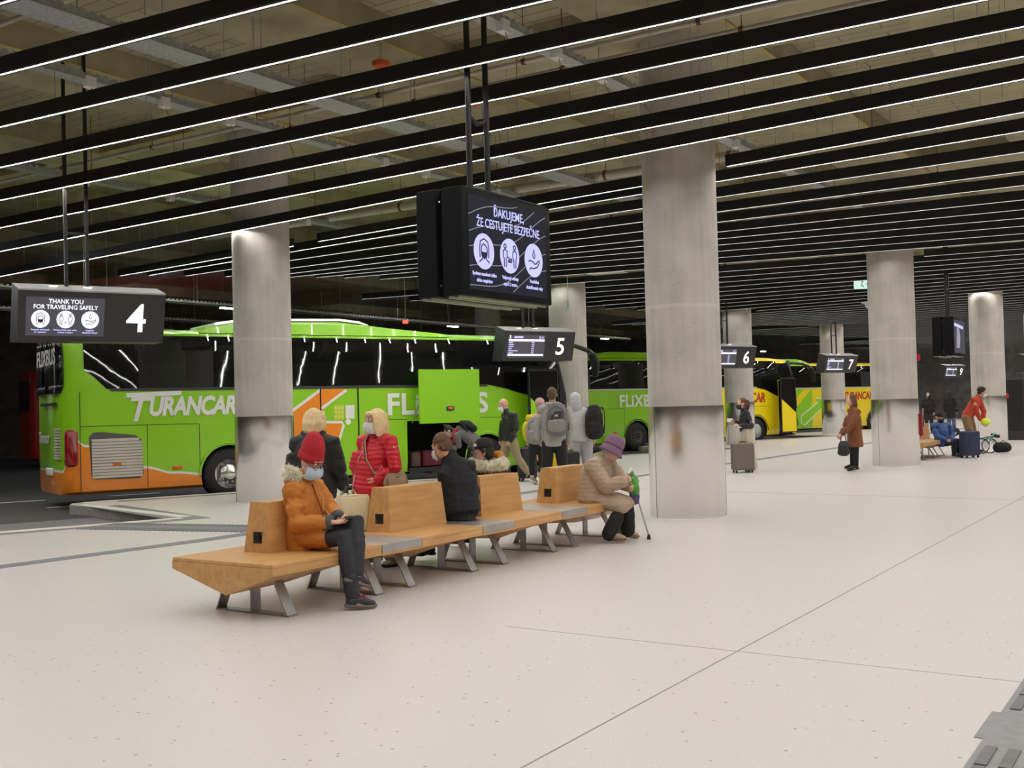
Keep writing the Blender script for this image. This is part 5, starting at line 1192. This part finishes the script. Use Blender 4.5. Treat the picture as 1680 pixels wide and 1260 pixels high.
for w_, nm, mm, off in ((.03, 'strap', mat('strap_tan', 'a08a6c', .7), 0), (.012, 'strap_stripe', mat('strap_dark', '3a332c', .7), .003)):
    MB().tube([rz @ (p + B_.fwd * off - V((.2, -.2, .83))) for p in st], [(.004, w_)] * 5, 8, rz @ B_.fwd).build(nm, mm, bg, True)
# ---- blonde woman in the black puffer
C_ = Fig('black_puffer', 'standing blonde woman in a black puffer coat, seen from behind', sk=skin2)
bp_ = fabric('black_puffer_cloth', (.014, .014, .015), .6, .1, .2)
C_.jacket('puffer_coat', bp_, [(-.55, .2, .17), (-.2, .215, .18), (0, .215, .18), (.5, .2, .165), (1, .205, .165), (1.5, .19, .14), (1.85, .1, .1)], (0, 0, -.2), (.088, .082, .07), quilt=(.15, .009), cut=0)
q = MB().limb([C_.J['nk'] + V((-.1, .03, .0)), C_.J['nk'] + V((0, -.09, -.04)), C_.J['nk'] + V((.1, -.02, .0))], [.045, .07, .045], 14).limb([C_.J['nk'] + V((-.03, -.07, -.1)), C_.J['nk'] + V((.02, -.1, -.16))], [(.1, .05), (.06, .03)], 14, (1, 0, 0)); cloth(q, 'hood', bp_, C_.root, .01, 5)
MB().tube([C_.J['nk'] + V((.085 * cos(a), .08 * sin(a), .035 + .008 * sin(2 * a))) for a in [2 * pi * k / 20 for k in range(20)]], .02, 8, closed=True).build('red_scarf', fabric('red_scarf_cloth', 'c04a3a'), C_.root, True)
C_.trousers(fabric('dark_trousers', (.02, .02, .022))); C_.shoes(mat('dark_shoe', (.02, .02, .02), .5)); C_.hair(blond, 'bob', .1)
# ---- person in the dark wool coat, seated on the far side
dk = fabric('charcoal_wool', '26262a', .95, .12, .3)
D_ = Fig('dark_coat', 'seated person in a charcoal wool coat leaning forward on the far side of the bench')
D_.jacket('wool_coat', dk, [(-.3, .2, .16), (0, .205, .165), (.5, .19, .15), (1, .2, .15), (1.55, .175, .12), (1.85, .1, .09)], (.02, -.03, -.12), (.095, .08, .066), lap=.5, wr=(.012, 6.), collar=.08)
q = MB().add([D_.J['pv'] + V(p) for p in ((-.1, -.1, -.1), (.08, -.14, -.1), (.17, -.1, -.11), (.1, .0, -.1), (-.08, .02, -.1), (-.06, -.08, .02), (.08, -.1, .02), (.1, -.02, .0))], [(0, 1, 6, 5), (1, 2, 7, 6), (2, 3, 7), (0, 4, 3, 2, 1), (4, 0, 5), (5, 6, 7, 3, 4)]); cloth(q, 'coat_tail', dk, D_.root, .009, 6)
D_.trousers(fabric('dark_trousers', None), (.09, .07, .055)); D_.shoes(mat('dark_shoe', None)); D_.hair(mat('chestnut_hair', '5f4029', .55, noise=(30, .3, (6, 6, .6))), 'messy'); D_.mask(maskw)
# ---- person in a cap and fur-trimmed hood
mus = fabric('mustard_cloth', 'c07f1c', .75)
E_ = Fig('fur_hood', 'seated person in a black cap and jacket with cream fur hood trim')
E_.jacket('jacket', blk, [(-.1, .2, .16), (0, .2, .16), (.5, .19, .15), (1, .2, .155), (1.55, .185, .13), (1.85, .1, .09)], DN, (.085, .075, .062), lap=.4)
E_.trousers(fabric('dark_trousers', None)); E_.shoes(mat('dark_shoe', None)); E_.hair(dark, 'messy'); J = E_.J
ring = [J['nk'] + V((.165 * cos(a) * 1.05, .13 * sin(a), .02 + .02 * sin(a))) for a in [2 * pi * k / 16 for k in range(16)]]
fur(ring, .05, 5200, .05, furm, 'fur_trim', E_.root, True)
q = MB().limb([J['nk'] + V((.05, .12, .1)), J['nk'] + V((.12, .1, .11)), J['nk'] + V((.17, .06, .02))], [.045, .055, .05], 12); q.limb([J['s2'] + V((.05, .02, -.12)), J['e2'] + V((.03, .02, .02)), J['e2'].lerp(J['w2'], .4)], [.07, .085, .07], 12); cloth(q, 'mustard_lining', mus, E_.root, .011, 4)
hd, F, U, X = J['hd'], E_.F, E_.U, E_.X; rows = []
for z, r in ((.04, .1), (.07, .1), (.11, .088), (.14, .06), (.152, .02)): rows.append([hd + U * z - F * .012 + F * r * 1.05 * sin(a) + X * r * .93 * cos(a) for a in [2 * pi * k / 32 for k in range(32)]])
cp = MB().rings(rows).build('cap', fabric('black_cap_cloth', (.013, .013, .013)), E_.root, True)
q = MB(); rr = [[hd + U * (.042 - .02 * t * t + dz) + F * (.07 + .1 * t) + X * x * .09 * (1 - .35 * t * t) for x in (-1, -.6, 0, .6, 1)] for t in (0, .5, 1) for dz in (0,)]
for a, b in zip(rr[:-1], rr[1:]):
    for k in range(4): q.add([a[k], a[k + 1], b[k + 1], b[k]], [(0, 1, 2, 3)])
o = q.build('visor', fabric('black_cap_cloth', None), cp, True); md = o.modifiers.new('s', 'SOLIDIFY'); md.thickness = .006; MOD.append(o)
sd = X if X.y < 0 else -X
MB().bev(-.02, .02, -.003, .003, -.015, .015, .004, 'y').build('cap_badge', letter_w, cp).matrix_local = M.Translation(hd + F * .075 + U * .085 + sd * .055) @ M.Rotation(R(-40), 4, 'Z')
# ---- person bending at the luggage bay
G_ = Fig('bending', 'person in a grey coat and red scarf bending into the open luggage bay', vox=.011)
gk = fabric('grey_coat_cloth', '63625f', .9)
G_.jacket('coat', gk, [(-.2, .19, .15), (0, .2, .16), (.5, .18, .14), (1, .19, .14), (1.55, .17, .11), (1.85, .09, .08)], (.02, 0, -.35), (.075, .065, .055), lap=.5)
G_.trousers(fabric('dark_trousers', None)); G_.shoes(mat('dark_shoe', None)); G_.hair(dark, 'bun'); G_.mask(maskw)
J = G_.J; q = MB().limb([J['nk'] + V((.03, -.1, .03)), J['nk'] + V((-.03, -.1, -.05)), J['nk'] + V((-.03, -.1, -.24))], [(.05, .025), (.06, .03), (.05, .025)], 12, (1, 0, 0)); cloth(q, 'red_scarf', fabric('crimson_scarf', 'a4232f'), G_.root, .01)
q = MB().limb([J['nk'] + V((.06, .02, .05)), J['nk'] + V((.14, .0, .06))], [(.09, .07), (.08, .05)], 12, (0, 1, 0)); cloth(q, 'hood', gk, G_.root, .011)
bk = thing('backpack', 'black backpack on the back of the person bending at the luggage bay', 'backpack', G_.root.location + J['ch'] + V((.08, .02, .16)), 0)
q = MB().limb([(-.13, 0, .06), (0, 0, .03), (.13, 0, -.06)], [(.14, .07), (.16, .1), (.14, .08)], 16, (0, 1, 0)); cloth(q, 'bag_body', fabric('navy_black', '15171d'), bk, .012); MB().tube([(-.1, -.12, .05), (-.05, -.17, -.03), (.0, -.17, -.12)], [(.012, .03)] * 3, 8).build('strap', blk, bk, True)
# ---- bald man walking
H_ = Fig('bald', 'bald man in a black leather jacket and khaki trousers walking left', vox=.01)
H_.jacket('leather_jacket', blk2, [(-.12, .18, .14), (0, .19, .145), (.5, .18, .14), (1, .195, .145), (1.55, .185, .115), (1.85, .09, .08)], (0, 0, -.3), (.08, .07, .058), cut=0)
H_.trousers(fabric('khaki_trousers', '938869', .85), (.105, .085, .07), up=.0); H_.shoes(mat('dark_shoe', None)); H_.mask(maskw); H_.brows(brown)
# ---- person in the yellow top
I_ = Fig('yellow_top', 'person in a yellow top and pink beanie walking towards the open coach door', vox=.01)
I_.jacket('yellow_top', fabric('yellow_cloth', 'd8c62e'), [(-.1, .165, .125), (0, .17, .13), (.5, .155, .12), (1, .17, .125), (1.55, .165, .1), (1.85, .08, .07)], (0, 0, -.3), (.066, .056, .048))
I_.trousers(fabric('dark_leggings', '1f2024'), (.098, .066, .05), up=.1); I_.shoes(mat('patterned_trainer', '8f8a80', .7, noise=(70, .7)), letter_w)
hd, F, U, X = I_.J['hd'], I_.F, I_.U, I_.X
MB().rings([[hd + U * z - F * .012 + F * r * 1.08 * sin(a) + X * r * .92 * cos(a) for a in [2 * pi * k / 28 for k in range(28)]] for z, r in ((.0, .1), (.06, .104), (.11, .09), (.145, .05), (.155, .01))]).build('beanie', mat('pink_knit', 'b8938d', .9, noise=(50, .2)), I_.root, True)
q = MB().limb([hd - F * .07 + V((.03, -.02, .02)), I_.J['nk'] + V((.04, -.08, .04))], [(.05, .04), (.08, .05)], 12); cloth(q, 'grey_hood', fabric('grey_fleece', '7d7c7a'), I_.root, .011)
def rucksack(lab, fig, c, rz, w, h, d, m, m2, emblem=None, band=None):
    t_ = thing('backpack', lab, 'backpack', fig.root.location + c, rz)
    q = MB().limb([(0, 0, -h * .42), (0, -.01, -h * .15), (0, -.01, h * .2), (0, .01, h * .42)], [(w * .5, d * .5), (w * .53, d * .56), (w * .5, d * .52), (w * .36, d * .38)], 20, (1, 0, 0)); cloth(q, 'bag_body', m, t_, .011, 4, (.005, 9.))
    q = MB().limb([(0, -d * .42, -h * .33), (0, -d * .47, -h * .1)], [(w * .42, d * .3), (w * .42, d * .26)], 18, (1, 0, 0)); cloth(q, 'front_pocket', m2, t_, .011, 3, (.004, 9.))
    MB().tube([(-w * .35, -d * .55, h * .05), (-w * .33, -d * .5, h * .3), (0, -d * .35, h * .44), (w * .33, -d * .5, h * .3), (w * .35, -d * .55, h * .05)], .006, 6).build('bag_zip', darkgrey, t_, True)
    MB().tube([(-.04, .02, h * .45), (0, 0, h * .52), (.04, .02, h * .45)], .009, 8).build('grab_loop', darkgrey, t_, True)
    for sx in (-1, 1): MB().tube([(sx * w * .3, d * .4, h * .42), (sx * w * .4, d * .75, h * .46), (sx * w * .5, d * 1.1, h * .3), (sx * w * .52, d * 1.0, -.05), (sx * w * .48, d * .3, -h * .4)], [(.008, .024)] * 5, 8).build('strap', band or m2, t_, True)
    if emblem: emblem(t_)
    return t_
gr1 = fabric('light_grey_nylon', '8b8a87', .7); gr2 = fabric('mid_grey_nylon', '6f6e6d', .7)
rucksack('light grey rucksack on the back of the person in the yellow top', I_, I_.J['ch'] + V((-.02, -.2, -.06)), R(-8), .36, .46, .2, gr1, gr1)
# ---- tall man with the grey backpack
K_ = Fig('grey_backpack', 'tall man in grey jacket and black trousers', vox=.01)
K_.jacket('grey_jacket', fabric('grey_jacket_cloth', 'a39f9a', .8), [(-.25, .19, .145), (0, .19, .145), (.5, .18, .135), (1, .2, .14), (1.55, .19, .115), (1.85, .09, .085)], (0, 0, -.3), (.08, .068, .056))
q = MB().limb([K_.J['nk'] + V((-.09, 0, 0)), K_.J['nk'] + V((0, -.08, -.02)), K_.J['nk'] + V((.09, 0, 0))], [.04, .06, .04], 12); cloth(q, 'hood', fabric('grey_jacket_cloth', None), K_.root, .011)
K_.trousers(fabric('black_trousers', (.011, .011, .012)), (.11, .088, .07)); K_.shoes(mat('grey_trainer', '6e6e70', .7), letter_w); K_.hair(mat('short_brown_hair', '5b4a3a', .7, noise=(40, .3)), 'short')
def ua(t_):
    MB().prism([(-.1, .03), (-.02, .13), (.1, .13), (.1, .02), (-.09, -.06)], lambda a, b, h: (a, -.115 - h, b), -.02, .004).build('dark_panel', mat('panel_dark', '3a393a', .6), t_)
    q = MB(); f = lambda a, b, h: (a + .0, -.12 - h, b + .055)
    q.stroke([(-.028, .022), (-.016, .008), (.016, .008), (.028, .022)], .009, f, 0, .003); q.stroke([(-.028, -.022), (-.016, -.004), (.016, -.004), (.028, -.022)], .009, f, 0, .003); q.build('emblem', letter_w, t_)
rucksack('grey backpack with a dark panel and small white emblem on the tall man', K_, K_.J['ch'] + V((.07, -.22, .03)), R(-6), .36, .5, .2, gr2, gr1, ua, mat('strap_grey', '4a4a4c', .7))
# ---- person in the pale grey tracksuit
L_ = Fig('grey_hoodie', 'person in a pale grey hooded tracksuit, hood up', vox=.01)
tk = fabric('pale_grey_fleece', 'b9b8b8', .9, .06, .3)
L_.jacket('hoodie', tk, [(-.12, .19, .145), (0, .2, .15), (.5, .19, .14), (1, .2, .145), (1.55, .19, .12), (1.85, .09, .085)], (0, 0, -.3), (.08, .07, .05), wr=(.008, 7.))
L_.trousers(fabric('grey_fleece_trousers', 'a9a8a8', .9), (.115, .092, .075), wr=(.009, 8.)); L_.shoes(letter_w)
hd, F, U, X = L_.J['hd'], L_.F, L_.U, L_.X; q = MB().ball(hd - F * .02 + U * .025, (.105, .115, .12), 18, 12, (X, F, U)); q.limb([hd - F * .05 - U * .05, L_.J['nk'] + V((0, -.04, .0))], [(.095, .09), (.11, .08)], 14, X); cloth(q, 'hood', tk, L_.root, .011)
rucksack('black backpack slung on the right shoulder of the grey tracksuit', L_, L_.J['ch'] + V((.26, -.2, -.02)), R(-12), .32, .55, .2, blk, blk, None, blk)
# ---- old woman with the purple hat
bgk = fabric('beige_quilted_coat', 'ab9480', .75, .08, .2)
M_ = Fig('old_woman', 'hunched old woman in a beige quilted coat and purple hat sitting at the bench end', curl=(.9, .9))
M_.jacket('quilted_coat', bgk, [(-.5, .215, .19), (-.1, .235, .2), (.3, .222, .185), (.7, .215, .175), (1, .215, .17), (1.5, .2, .15), (1.85, .12, .11)], (.0, 0, -.11), (.098, .09, .075), lap=.95, quilt=(.05, .006), wr=(.008, 6.), cut=.0, collar=.075)
M_.trousers(fabric('black_slacks', (.012, .012, .013)), (.1, .088, .085), up=.02); M_.shoes(mat('beige_loafer', 'a98f77', .6), mat('loafer_sole', '6e5a48', .7)); M_.hair(mat('grey_hair', '9a948c', .7), 'short')
hd, F, U, X = M_.J['hd'], M_.F, M_.U, M_.X; pk = mat('purple_felt', '80607a', .95, noise=(60, .15))
rows = [[hd + U * z - F * .015 + F * r * 1.1 * sin(a) + X * r * cos(a) for a in [2 * pi * k / 36 for k in range(36)]] for z, r in ((-.05, .132), (-.045, .136), (-.01, .118), (.03, .106), (.1, .104), (.14, .092), (.163, .062), (.17, .01))]
ht = MB().rings(rows).build('felt_hat', pk, M_.root, True)
MB().tube([hd + U * .042 - F * .015 + F * .108 * 1.08 * sin(a) + X * .107 * cos(a) for a in [2 * pi * k / 36 for k in range(36)]], [(.012, .004)] * 36, 8, tuple(U), True).build('hat_band', mat('purple_band', '6b4563', .8), ht, True)
fr_ = M_.J; MB().tube([fr_['nk'] + V((.0, 0, .05)) + V((.08 * cos(a), .08 * sin(a), 0)) for a in [2 * pi * k / 18 for k in range(18)]], .016, 8, closed=True).build('green_scarf', mat('green_scarf', '8fb06a', .9), M_.root, True)
MB().tube([fr_['ch'] + V((.19, -.2, -.02)), fr_['ch'] + V((.21, -.21, -.1)), fr_['ch'] + V((.24, -.21, -.17))], .004, 6).build('pocket_zip', letter_w, M_.root, True)
cn = thing('walking_cane', 'silver walking cane with a black rubber tip beside the old woman', 'cane', W(11.28, 5.52, 0), 0)
tp = M_.root.location + M_.J['w2'] + V((.05, -.02, 0)) - cn.location; tp.z = .68
MB().tube([(0, 0, .04), tp * .95], .0095, 10).build('shaft', silver, cn, True); MB().lathe([(0, 0), (.022, 0), (.02, .03), (.012, .06), (0, .06)], n=18).build('rubber_tip', rubber, cn, 40); MB().tube([tp * .95, tp, tp + V((-.05, .03, .01)), tp + V((-.11, .07, 0))], [.01, .013, .014, .012], 10).build('handle', black, cn, True)
gb = thing('carrier_bag', 'green and violet plastic bag held on the lap of the old woman', 'bag', M_.root.location + V((.26, -.06, .62)), 0)
q = MB().limb([(-.02, 0, .12), (.01, 0, .03), (.02, 0, -.06)], [(.05, .05), (.075, .08), (.07, .08)], 14); cloth(q, 'bag_body', mat('green_plastic', '4e8f3a', .35, noise=(9, .35)), gb, .009, 2, (.014, 16.))
q = MB().limb([(.02, 0, -.1), (.03, -.01, -.17)], [(.06, .07), (.05, .05)], 12); cloth(q, 'violet_lower', mat('violet_plastic', '4c4670', .4, noise=(9, .3)), gb, .009, 2, (.01, 16.)); MB().limb([(-.04, -.02, .14), (-.02, 0, .2)], [.03, .02], 10).build('white_top', letter_w, gb, True)
# ---- woman with the suitcase
N_ = Fig('suitcase_woman', 'woman in a short black jacket and cream trousers reading her phone beside a suitcase', vox=.011, sk=skin2)
N_.jacket('short_jacket', blk2, [(-.05, .165, .135), (.3, .175, .145), (.7, .18, .145), (1, .185, .145), (1.55, .17, .115), (1.85, .09, .08)], (0, 0, -.3), (.082, .074, .056))
N_.trousers(fabric('cream_trousers', 'c9bda4', .85), (.12, .115, .11), up=.03); N_.shoes(mat('black_white_trainer', (.02, .02, .02), .6), letter_w); N_.hair(auburn, 'pony', .26); N_.mask(maskk); N_.brows(dark)
p_ = thing('phone', 'white phone held by the woman with the taupe suitcase', 'phone', N_.root.location + N_.J['w2'] + V((-.12, -.04, .05)), R(15)); o = MB().bev(-.07, .07, -.006, .006, -.04, .04, .008, 'y').build('case', letter_w, p_, 40)
sc_ = suitcase('large taupe hard suitcase standing beside the woman in cream trousers', W(22.5, 8.72, 0), R(8), .46, .3, .64, mat('taupe_shell', '71665f', .5, noise=(30, .1)))
q = [MB().tube([(x, 0, .62), (x, 0, .98)], .008, 8).build('telescopic_tube', silver, sc_, True) for x in (-.07, .07)]; MB().tube([(-.08, 0, .98), (.08, 0, .98)], .014, 10).build('pull_handle', white, sc_, True)
# ---- woman in the brown coat
O_ = Fig('brown_coat', 'woman in a long brown coat and black boots holding a handbag', vox=.011, sk=skin2)
O_.jacket('long_coat', fabric('brown_wool', '7a4a30', .9), [(-1, .19, .165), (-.5, .18, .155), (0, .175, .145), (.4, .165, .135), (1, .175, .14), (1.55, .165, .11), (1.85, .1, .09)], (.01, 0, -.3), (.075, .066, .056), wr=(.006, 7.))
O_.trousers(fabric('black_tights', (.011, .011, .012)), (.09, .062, .05)); O_.shoes(mat('black_boot', (.012, .012, .013), .4), rubber, None, .3); O_.hair(auburn, 'long', .22); O_.brows(dark)
hb = thing('handbag', 'black leather handbag carried by the woman in the brown coat', 'bag', V((6.93, 22.95, .36)), R(20))
q = MB().limb([(0, 0, .05), (0, 0, .2), (0, 0, .27)], [(.15, .08), (.13, .065), (.1, .03)], 16, (1, 0, 0)); cloth(q, 'bag_body', blk2, hb, .011, 3, (.004, 10)); MB().tube([(-.07, 0, .26), (-.05, 0, .4), (0, 0, .47), (.05, 0, .4), (.07, 0, .26)], .009, 8).build('handles', black, hb, True)
# ---- man in the blue jacket, seated far off
Q_ = Fig('blue_jacket', 'seated man in a blue jacket, black cap and black mask on the distant bench', vox=.012)
Q_.jacket('blue_jacket', fabric('blue_shell', '2f4f86', .6), [(-.1, .2, .16), (0, .2, .16), (.5, .19, .15), (1, .2, .155), (1.55, .19, .12), (1.85, .09, .085)], DN, (.085, .076, .06), lap=.3)
Q_.trousers(fabric('navy_trousers', '1d2230')); Q_.shoes(mat('dark_shoe', None)); Q_.mask(maskk); hd, F, U, X = Q_.J['hd'], Q_.F, Q_.U, Q_.X
MB().rings([[hd + U * z - F * .01 + F * r * 1.08 * sin(a) + X * r * .95 * cos(a) for a in [2 * pi * k / 24 for k in range(24)]] for z, r in ((.03, .1), (.08, .1), (.12, .08), (.14, .03))]).build('cap', fabric('black_cap_cloth', None), Q_.root, True)
# ---- bending man in the orange shirt
S_ = Fig('orange_shirt', 'man in an orange hooded top and tan trousers leaning over beside a folded bicycle', vox=.012)
S_.jacket('hoodie', fabric('orange_fleece', 'b8432a', .85), [(-.05, .18, .14), (0, .185, .145), (.5, .18, .14), (1, .19, .145), (1.55, .18, .115), (1.85, .09, .085)], DN, (.08, .068, .056)); S_.trousers(fabric('tan_trousers', '8a6d4c', .85), (.115, .092, .075)); S_.shoes(mat('dark_shoe', None)); S_.hair(dark, 'curly'); S_.mask(maskw)
yb = thing('helmet', 'bright yellow helmet held by the man in the orange top', 'helmet', S_.root.location + S_.J['w1'] + V((.1, -.05, -.05)), 0); q = MB().ball((0, 0, 0), (.13, .1, .1), 16, 10); q.build('shell', mat('neon_yellow', 'd8e43a', .5), yb, True); MB().tube([(-.1, .0, -.05), (0, -.02, -.14), (.1, .0, -.05)], .006, 6).build('chin_strap', black, yb, True)
# ---- two far figures
T_ = Fig(None, 'distant dark-clothed person raising an arm in front of a dark wall', stand((17.15, 45.0), (-.5, -.8, 0), 1.7), vox=.014)
T_.J['w2'] = T_.J['hd'] + V((.05, -.15, 0)); T_.jacket('jacket', blk, [(-.1, .19, .14), (0, .19, .14), (.5, .175, .13), (1, .19, .14), (1.55, .18, .11), (1.85, .09, .08)], (0, 0, -.5), (.08, .07, .056)); T_.trousers(fabric('dark_trousers', None)); T_.shoes(mat('dark_shoe', None)); T_.hair(dark, 'short')
Y_ = Fig(None, 'distant dark-haired woman in black with a large shoulder bag', stand((18.05, 45.0), (.6, .7, 0), 1.72), vox=.014)
Y_.jacket('jacket', blk, [(-.6, .19, .15), (0, .19, .14), (.5, .175, .13), (1, .19, .14), (1.55, .18, .11), (1.85, .09, .08)], (0, 0, -.5), (.08, .07, .056)); Y_.trousers(fabric('grey_blue_jeans', '5b6472')); Y_.shoes(mat('dark_shoe', None)); Y_.hair(dark, 'long', .3)
t_ = thing('tote_bag', 'dark tote bag hanging at the side of the distant woman in black', 'bag', V((18.35, 44.85, .95)), 0); MB().bev(-.2, .2, -.06, .06, 0, .34, .04).build('bag_body', fabric('dark_grey_canvas', '3a3836'), t_, 40); MB().tube([(-.12, 0, .33), (-.06, 0, .5), (.06, 0, .5), (.12, 0, .33)], .012, 8).build('handles', blk, t_, True)
# ================================================================ bags, cases and other things on the floor
cream = mat('cream_leather', 'cdbb95', .5, noise=(8, .06))
cb2 = thing('tote_bag', 'cream leather tote bag standing on the bench beside the second backrest', 'bag', W(7.66, 6.76, .445), AX - .55)
q = MB(); rows = []
for z, w, d in ((0, .15, .08), (.02, .158, .09), (.14, .158, .088), (.3, .152, .07), (.315, .148, .06)): rows.append([(w * math.copysign(abs(cos(a)) ** .35, cos(a)), d * math.copysign(abs(sin(a)) ** .5, sin(a)), z) for a in [2 * pi * k / 40 for k in range(40)]])
q.rings(rows).build('bag_body', cream, cb2, 50)
for y in (-.075, .07): MB().tube([(-.03, y, .2), (-.035, y * 1.1, .13) if y < 0 else (-.035, y, .3), (.02, y * 1.25, .07) if y < 0 else (.02, y, .38), (.07, y * 1.1, .13) if y < 0 else (.07, y, .3), (.08, y, .2)], .009, 8).build('carry_strap', mat('cream_strap', 'bfae8a', .5), cb2, True)
MB().lathe([(.012, -.006), (.012, .0)], (-.05, -.085, .22), 'y', 14).build('rivet', chrome, cb2); MB().tube([(-.145, 0, .315), (0, .0, .325), (.145, 0, .315)], .012, 8).build('rim_binding', cream, cb2, True)
cs = thing('trolley_suitcase', 'grey trolley suitcase with a black handle behind the cream tote bag', 'suitcase', W(8.27, 7.2, 0), AX - .5)
MB().bev(-.19, .19, -.12, .12, .05, .6, .04).build('shell', mat('grey_cloth_case', '77726e', .8, noise=(30, .1)), cs, 40); MB().tube([(-.16, -.02, .75), (-.15, 0, .79), (.12, 0, .79)], .022, 10).build('pull_handle', darkgrey, cs, True)
for x in (-.13, .1): MB().tube([(x, 0, .58), (x, 0, .79)], .009, 8).build('telescopic_tube', galv, cs)
for x in (-.14, .14): MB().lathe([(0, -.015), (.035, -.015), (.035, .015), (0, .015)], (x, -.09, .035), 'x', 16).build('wheel', rubber, cs)
# cases beside the walkers at the coach door
k1 = suitcase('black patterned suitcase pulled by the bald man', V((.27, 22.75, 0)), R(20), .38, .26, .7, mat('black_pattern', (.02, .02, .02), .6, noise=(28, .9, (1, 1, .3))))
k2 = suitcase('black trolley case standing between the tall man and the grey tracksuit', V((1.02, 19.6, 0)), R(10), .3, .22, .72, mat('black_case', (.015, .015, .015), .5))
wf = thing('wet_floor_sign', 'yellow warning A-frame sign standing beyond the tall man', 'sign', V((.82, 20.6, 0)), R(10)); ylw = mat('warning_yellow', 'd8b80e', .45)
for s in (-1, 1): MB().prism([(-.15, 0), (-.12, 0), (-.11, .06), (.11, .06), (.12, 0), (.15, 0), (.07, .62), (-.07, .62)], lambda a, b, h, s=s: (a, s * (.16 - .24 * b) + h, b), -.006, .006).build('sign_leaf', ylw, wf)
MB().prism([(-.06, .25), (.06, .25), (0, .42)], lambda a, b, h: (a, -(.16 - .24 * b) + h, b), -.009, -.006).build('warning_mark', black, wf)
# distant bench neighbours
tr = suitcase('dark blue shopping trolley standing before the man in the blue jacket', V((11.25, 26.95, 0)), R(15), .42, .3, .66, mat('navy_canvas', '2c3350', .7, noise=(30, .15)))
MB().box(-.12, .15, -.16, -.148, .15, .5).build('front_pocket', mat('navy_canvas', None), tr)
bi = thing('folding_bicycle', 'small turquoise folding bicycle standing folded beside the bending man', 'bicycle', V((12.45, 28.8, 0)), R(-12)); tq = mat('turquoise_frame', '8fc4c4', .35, .2)
for x, z in ((-.12, .2), (.1, .2)):
    w = MB().tube([(x + .19 * cos(a), .05 * (1 if x > 0 else -1), z + .19 * sin(a)) for a in [2 * pi * k / 32 for k in range(32)]], .016, 8, closed=True).build('wheel', rubber, bi, True)
    for k in range(8): MB().tube([(x, .05 * (1 if x > 0 else -1), z), (x + .18 * cos(k * pi / 4), .05 * (1 if x > 0 else -1), z + .18 * sin(k * pi / 4))], .003, 5).build('spoke', galv, w)
MB().tube([(-.3, 0, .22), (-.22, 0, .38), (.0, 0, .44), (.2, 0, .3)], .02, 10).build('frame_tube', tq, bi, True); MB().tube([(.02, -.04, .2), (.16, -.04, .46), (.24, -.04, .56)], .018, 10).build('seat_post', tq, bi, True); MB().tube([(-.05, -.08, .4), (.05, -.08, .44), (.3, -.08, .42)], .012, 8).build('handlebar', black, bi, True)
MB().limb([(.14, -.03, .5), (.32, -.03, .44)], [(.03, .02), (.05, .025)], 10).build('saddle', black, bi, True); MB().lathe([(.07, -.005), (.07, .005), (.02, .006)], (.0, -.07, .2), 'y', 20).build('chainring', chrome, bi)
bb = thing('holdall', 'black holdall bag on the floor at the end of the folded bicycle', 'bag', V((12.86, 28.75, 0)), R(-12)); q = MB().limb([(-.1, 0, .15), (.1, 0, .15)], [(.14, .15), (.13, .15)], 14); cloth(q, 'bag_body', blk, bb, .014); MB().tube([(-.08, -.1, .26), (0, -.12, .34), (.08, -.1, .26)], .01, 8).build('handles', black, bb, True)
lg = thing('duffel_bag', 'black duffel bag lying on the distant bench beside the man in blue', 'bag', V((11.25, 28.1, .46)), R(40)); q = MB().limb([(-.22, 0, .13), (.2, 0, .15)], [(.13, .13), (.12, .14)], 14); cloth(q, 'bag_body', fabric('black_cloth', None), lg, .013); MB().tube([(-.1, -.08, .24), (0, -.1, .33), (.1, -.08, .24)], .01, 8).build('handles', blk2, lg, True); MB().ball((.0, -.14, .12), (.03, .01, .03), 10, 6).build('badge', letter_w, lg)
# fire extinguisher and call points on the pillars
red = mat('fire_red', 'c4161c', .3, coat=.4)
pc = W(25.24, 6.16)
fx = thing('fire_extinguisher', 'red fire extinguisher hanging on the pillar beside the distant bench', 'fire extinguisher', pc + V((.62, .28, .66)), 0)
MB().lathe([(0, 0), (.085, 0), (.09, .03), (.09, .36), (.06, .44), (.03, .46), (.03, .5), (0, .5)], n=28).build('cylinder', red, fx, 40); MB().tube([(-.05, -.02, .54), (.0, 0, .52), (.08, .02, .56)], .014, 8).build('lever', black, fx, True)
MB().tube([(.03, -.02, .5), (.1, -.05, .42), (.1, -.06, .2)], .012, 8).build('hose', black, fx, True); MB().prism([(-.05, .12), (.05, .12), (.05, .3), (-.05, .3)], lambda a, b, h: (.09 * sin(a / .09) * 1.02 + .0, -.092 * cos(a / .09) - h, b), 0, .002).build('label_plate', letter_w, fx); MB().bev(-.12, .0, -.03, .03, .02, .5, .01).build('wall_bracket', red, fx)
hbx = thing('hose_cabinet', 'flat red cabinet on the pillar beside the fire extinguisher', 'cabinet', pc + V((.43, -.2, .68)), R(-25)); MB().bev(-.02, .1, -.02, .22, 0, .48, .01).build('door_panel', mat('dark_red', '8a1220', .35), hbx)
for (p, a, lab) in ((pc, .42, 'small red call point on the pillar beside the brown-coated woman'), (W(36.75, 6.1), .5, 'small red call point on the pillar behind the folded bicycle')):
    t_ = thing('call_point', lab, 'alarm', p + V((cos(-.25) * .5, sin(-.25) * .5, 2.42 if a == .42 else 1.5)), 0); MB().bev(-.01, .06, -.06, .06, -.07, .07, .015, 'x').build('box', red, t_, 40); MB().box(.06, .063, -.03, .03, -.03, .03).build('press_glass', letter_w, t_)
bake()
post()
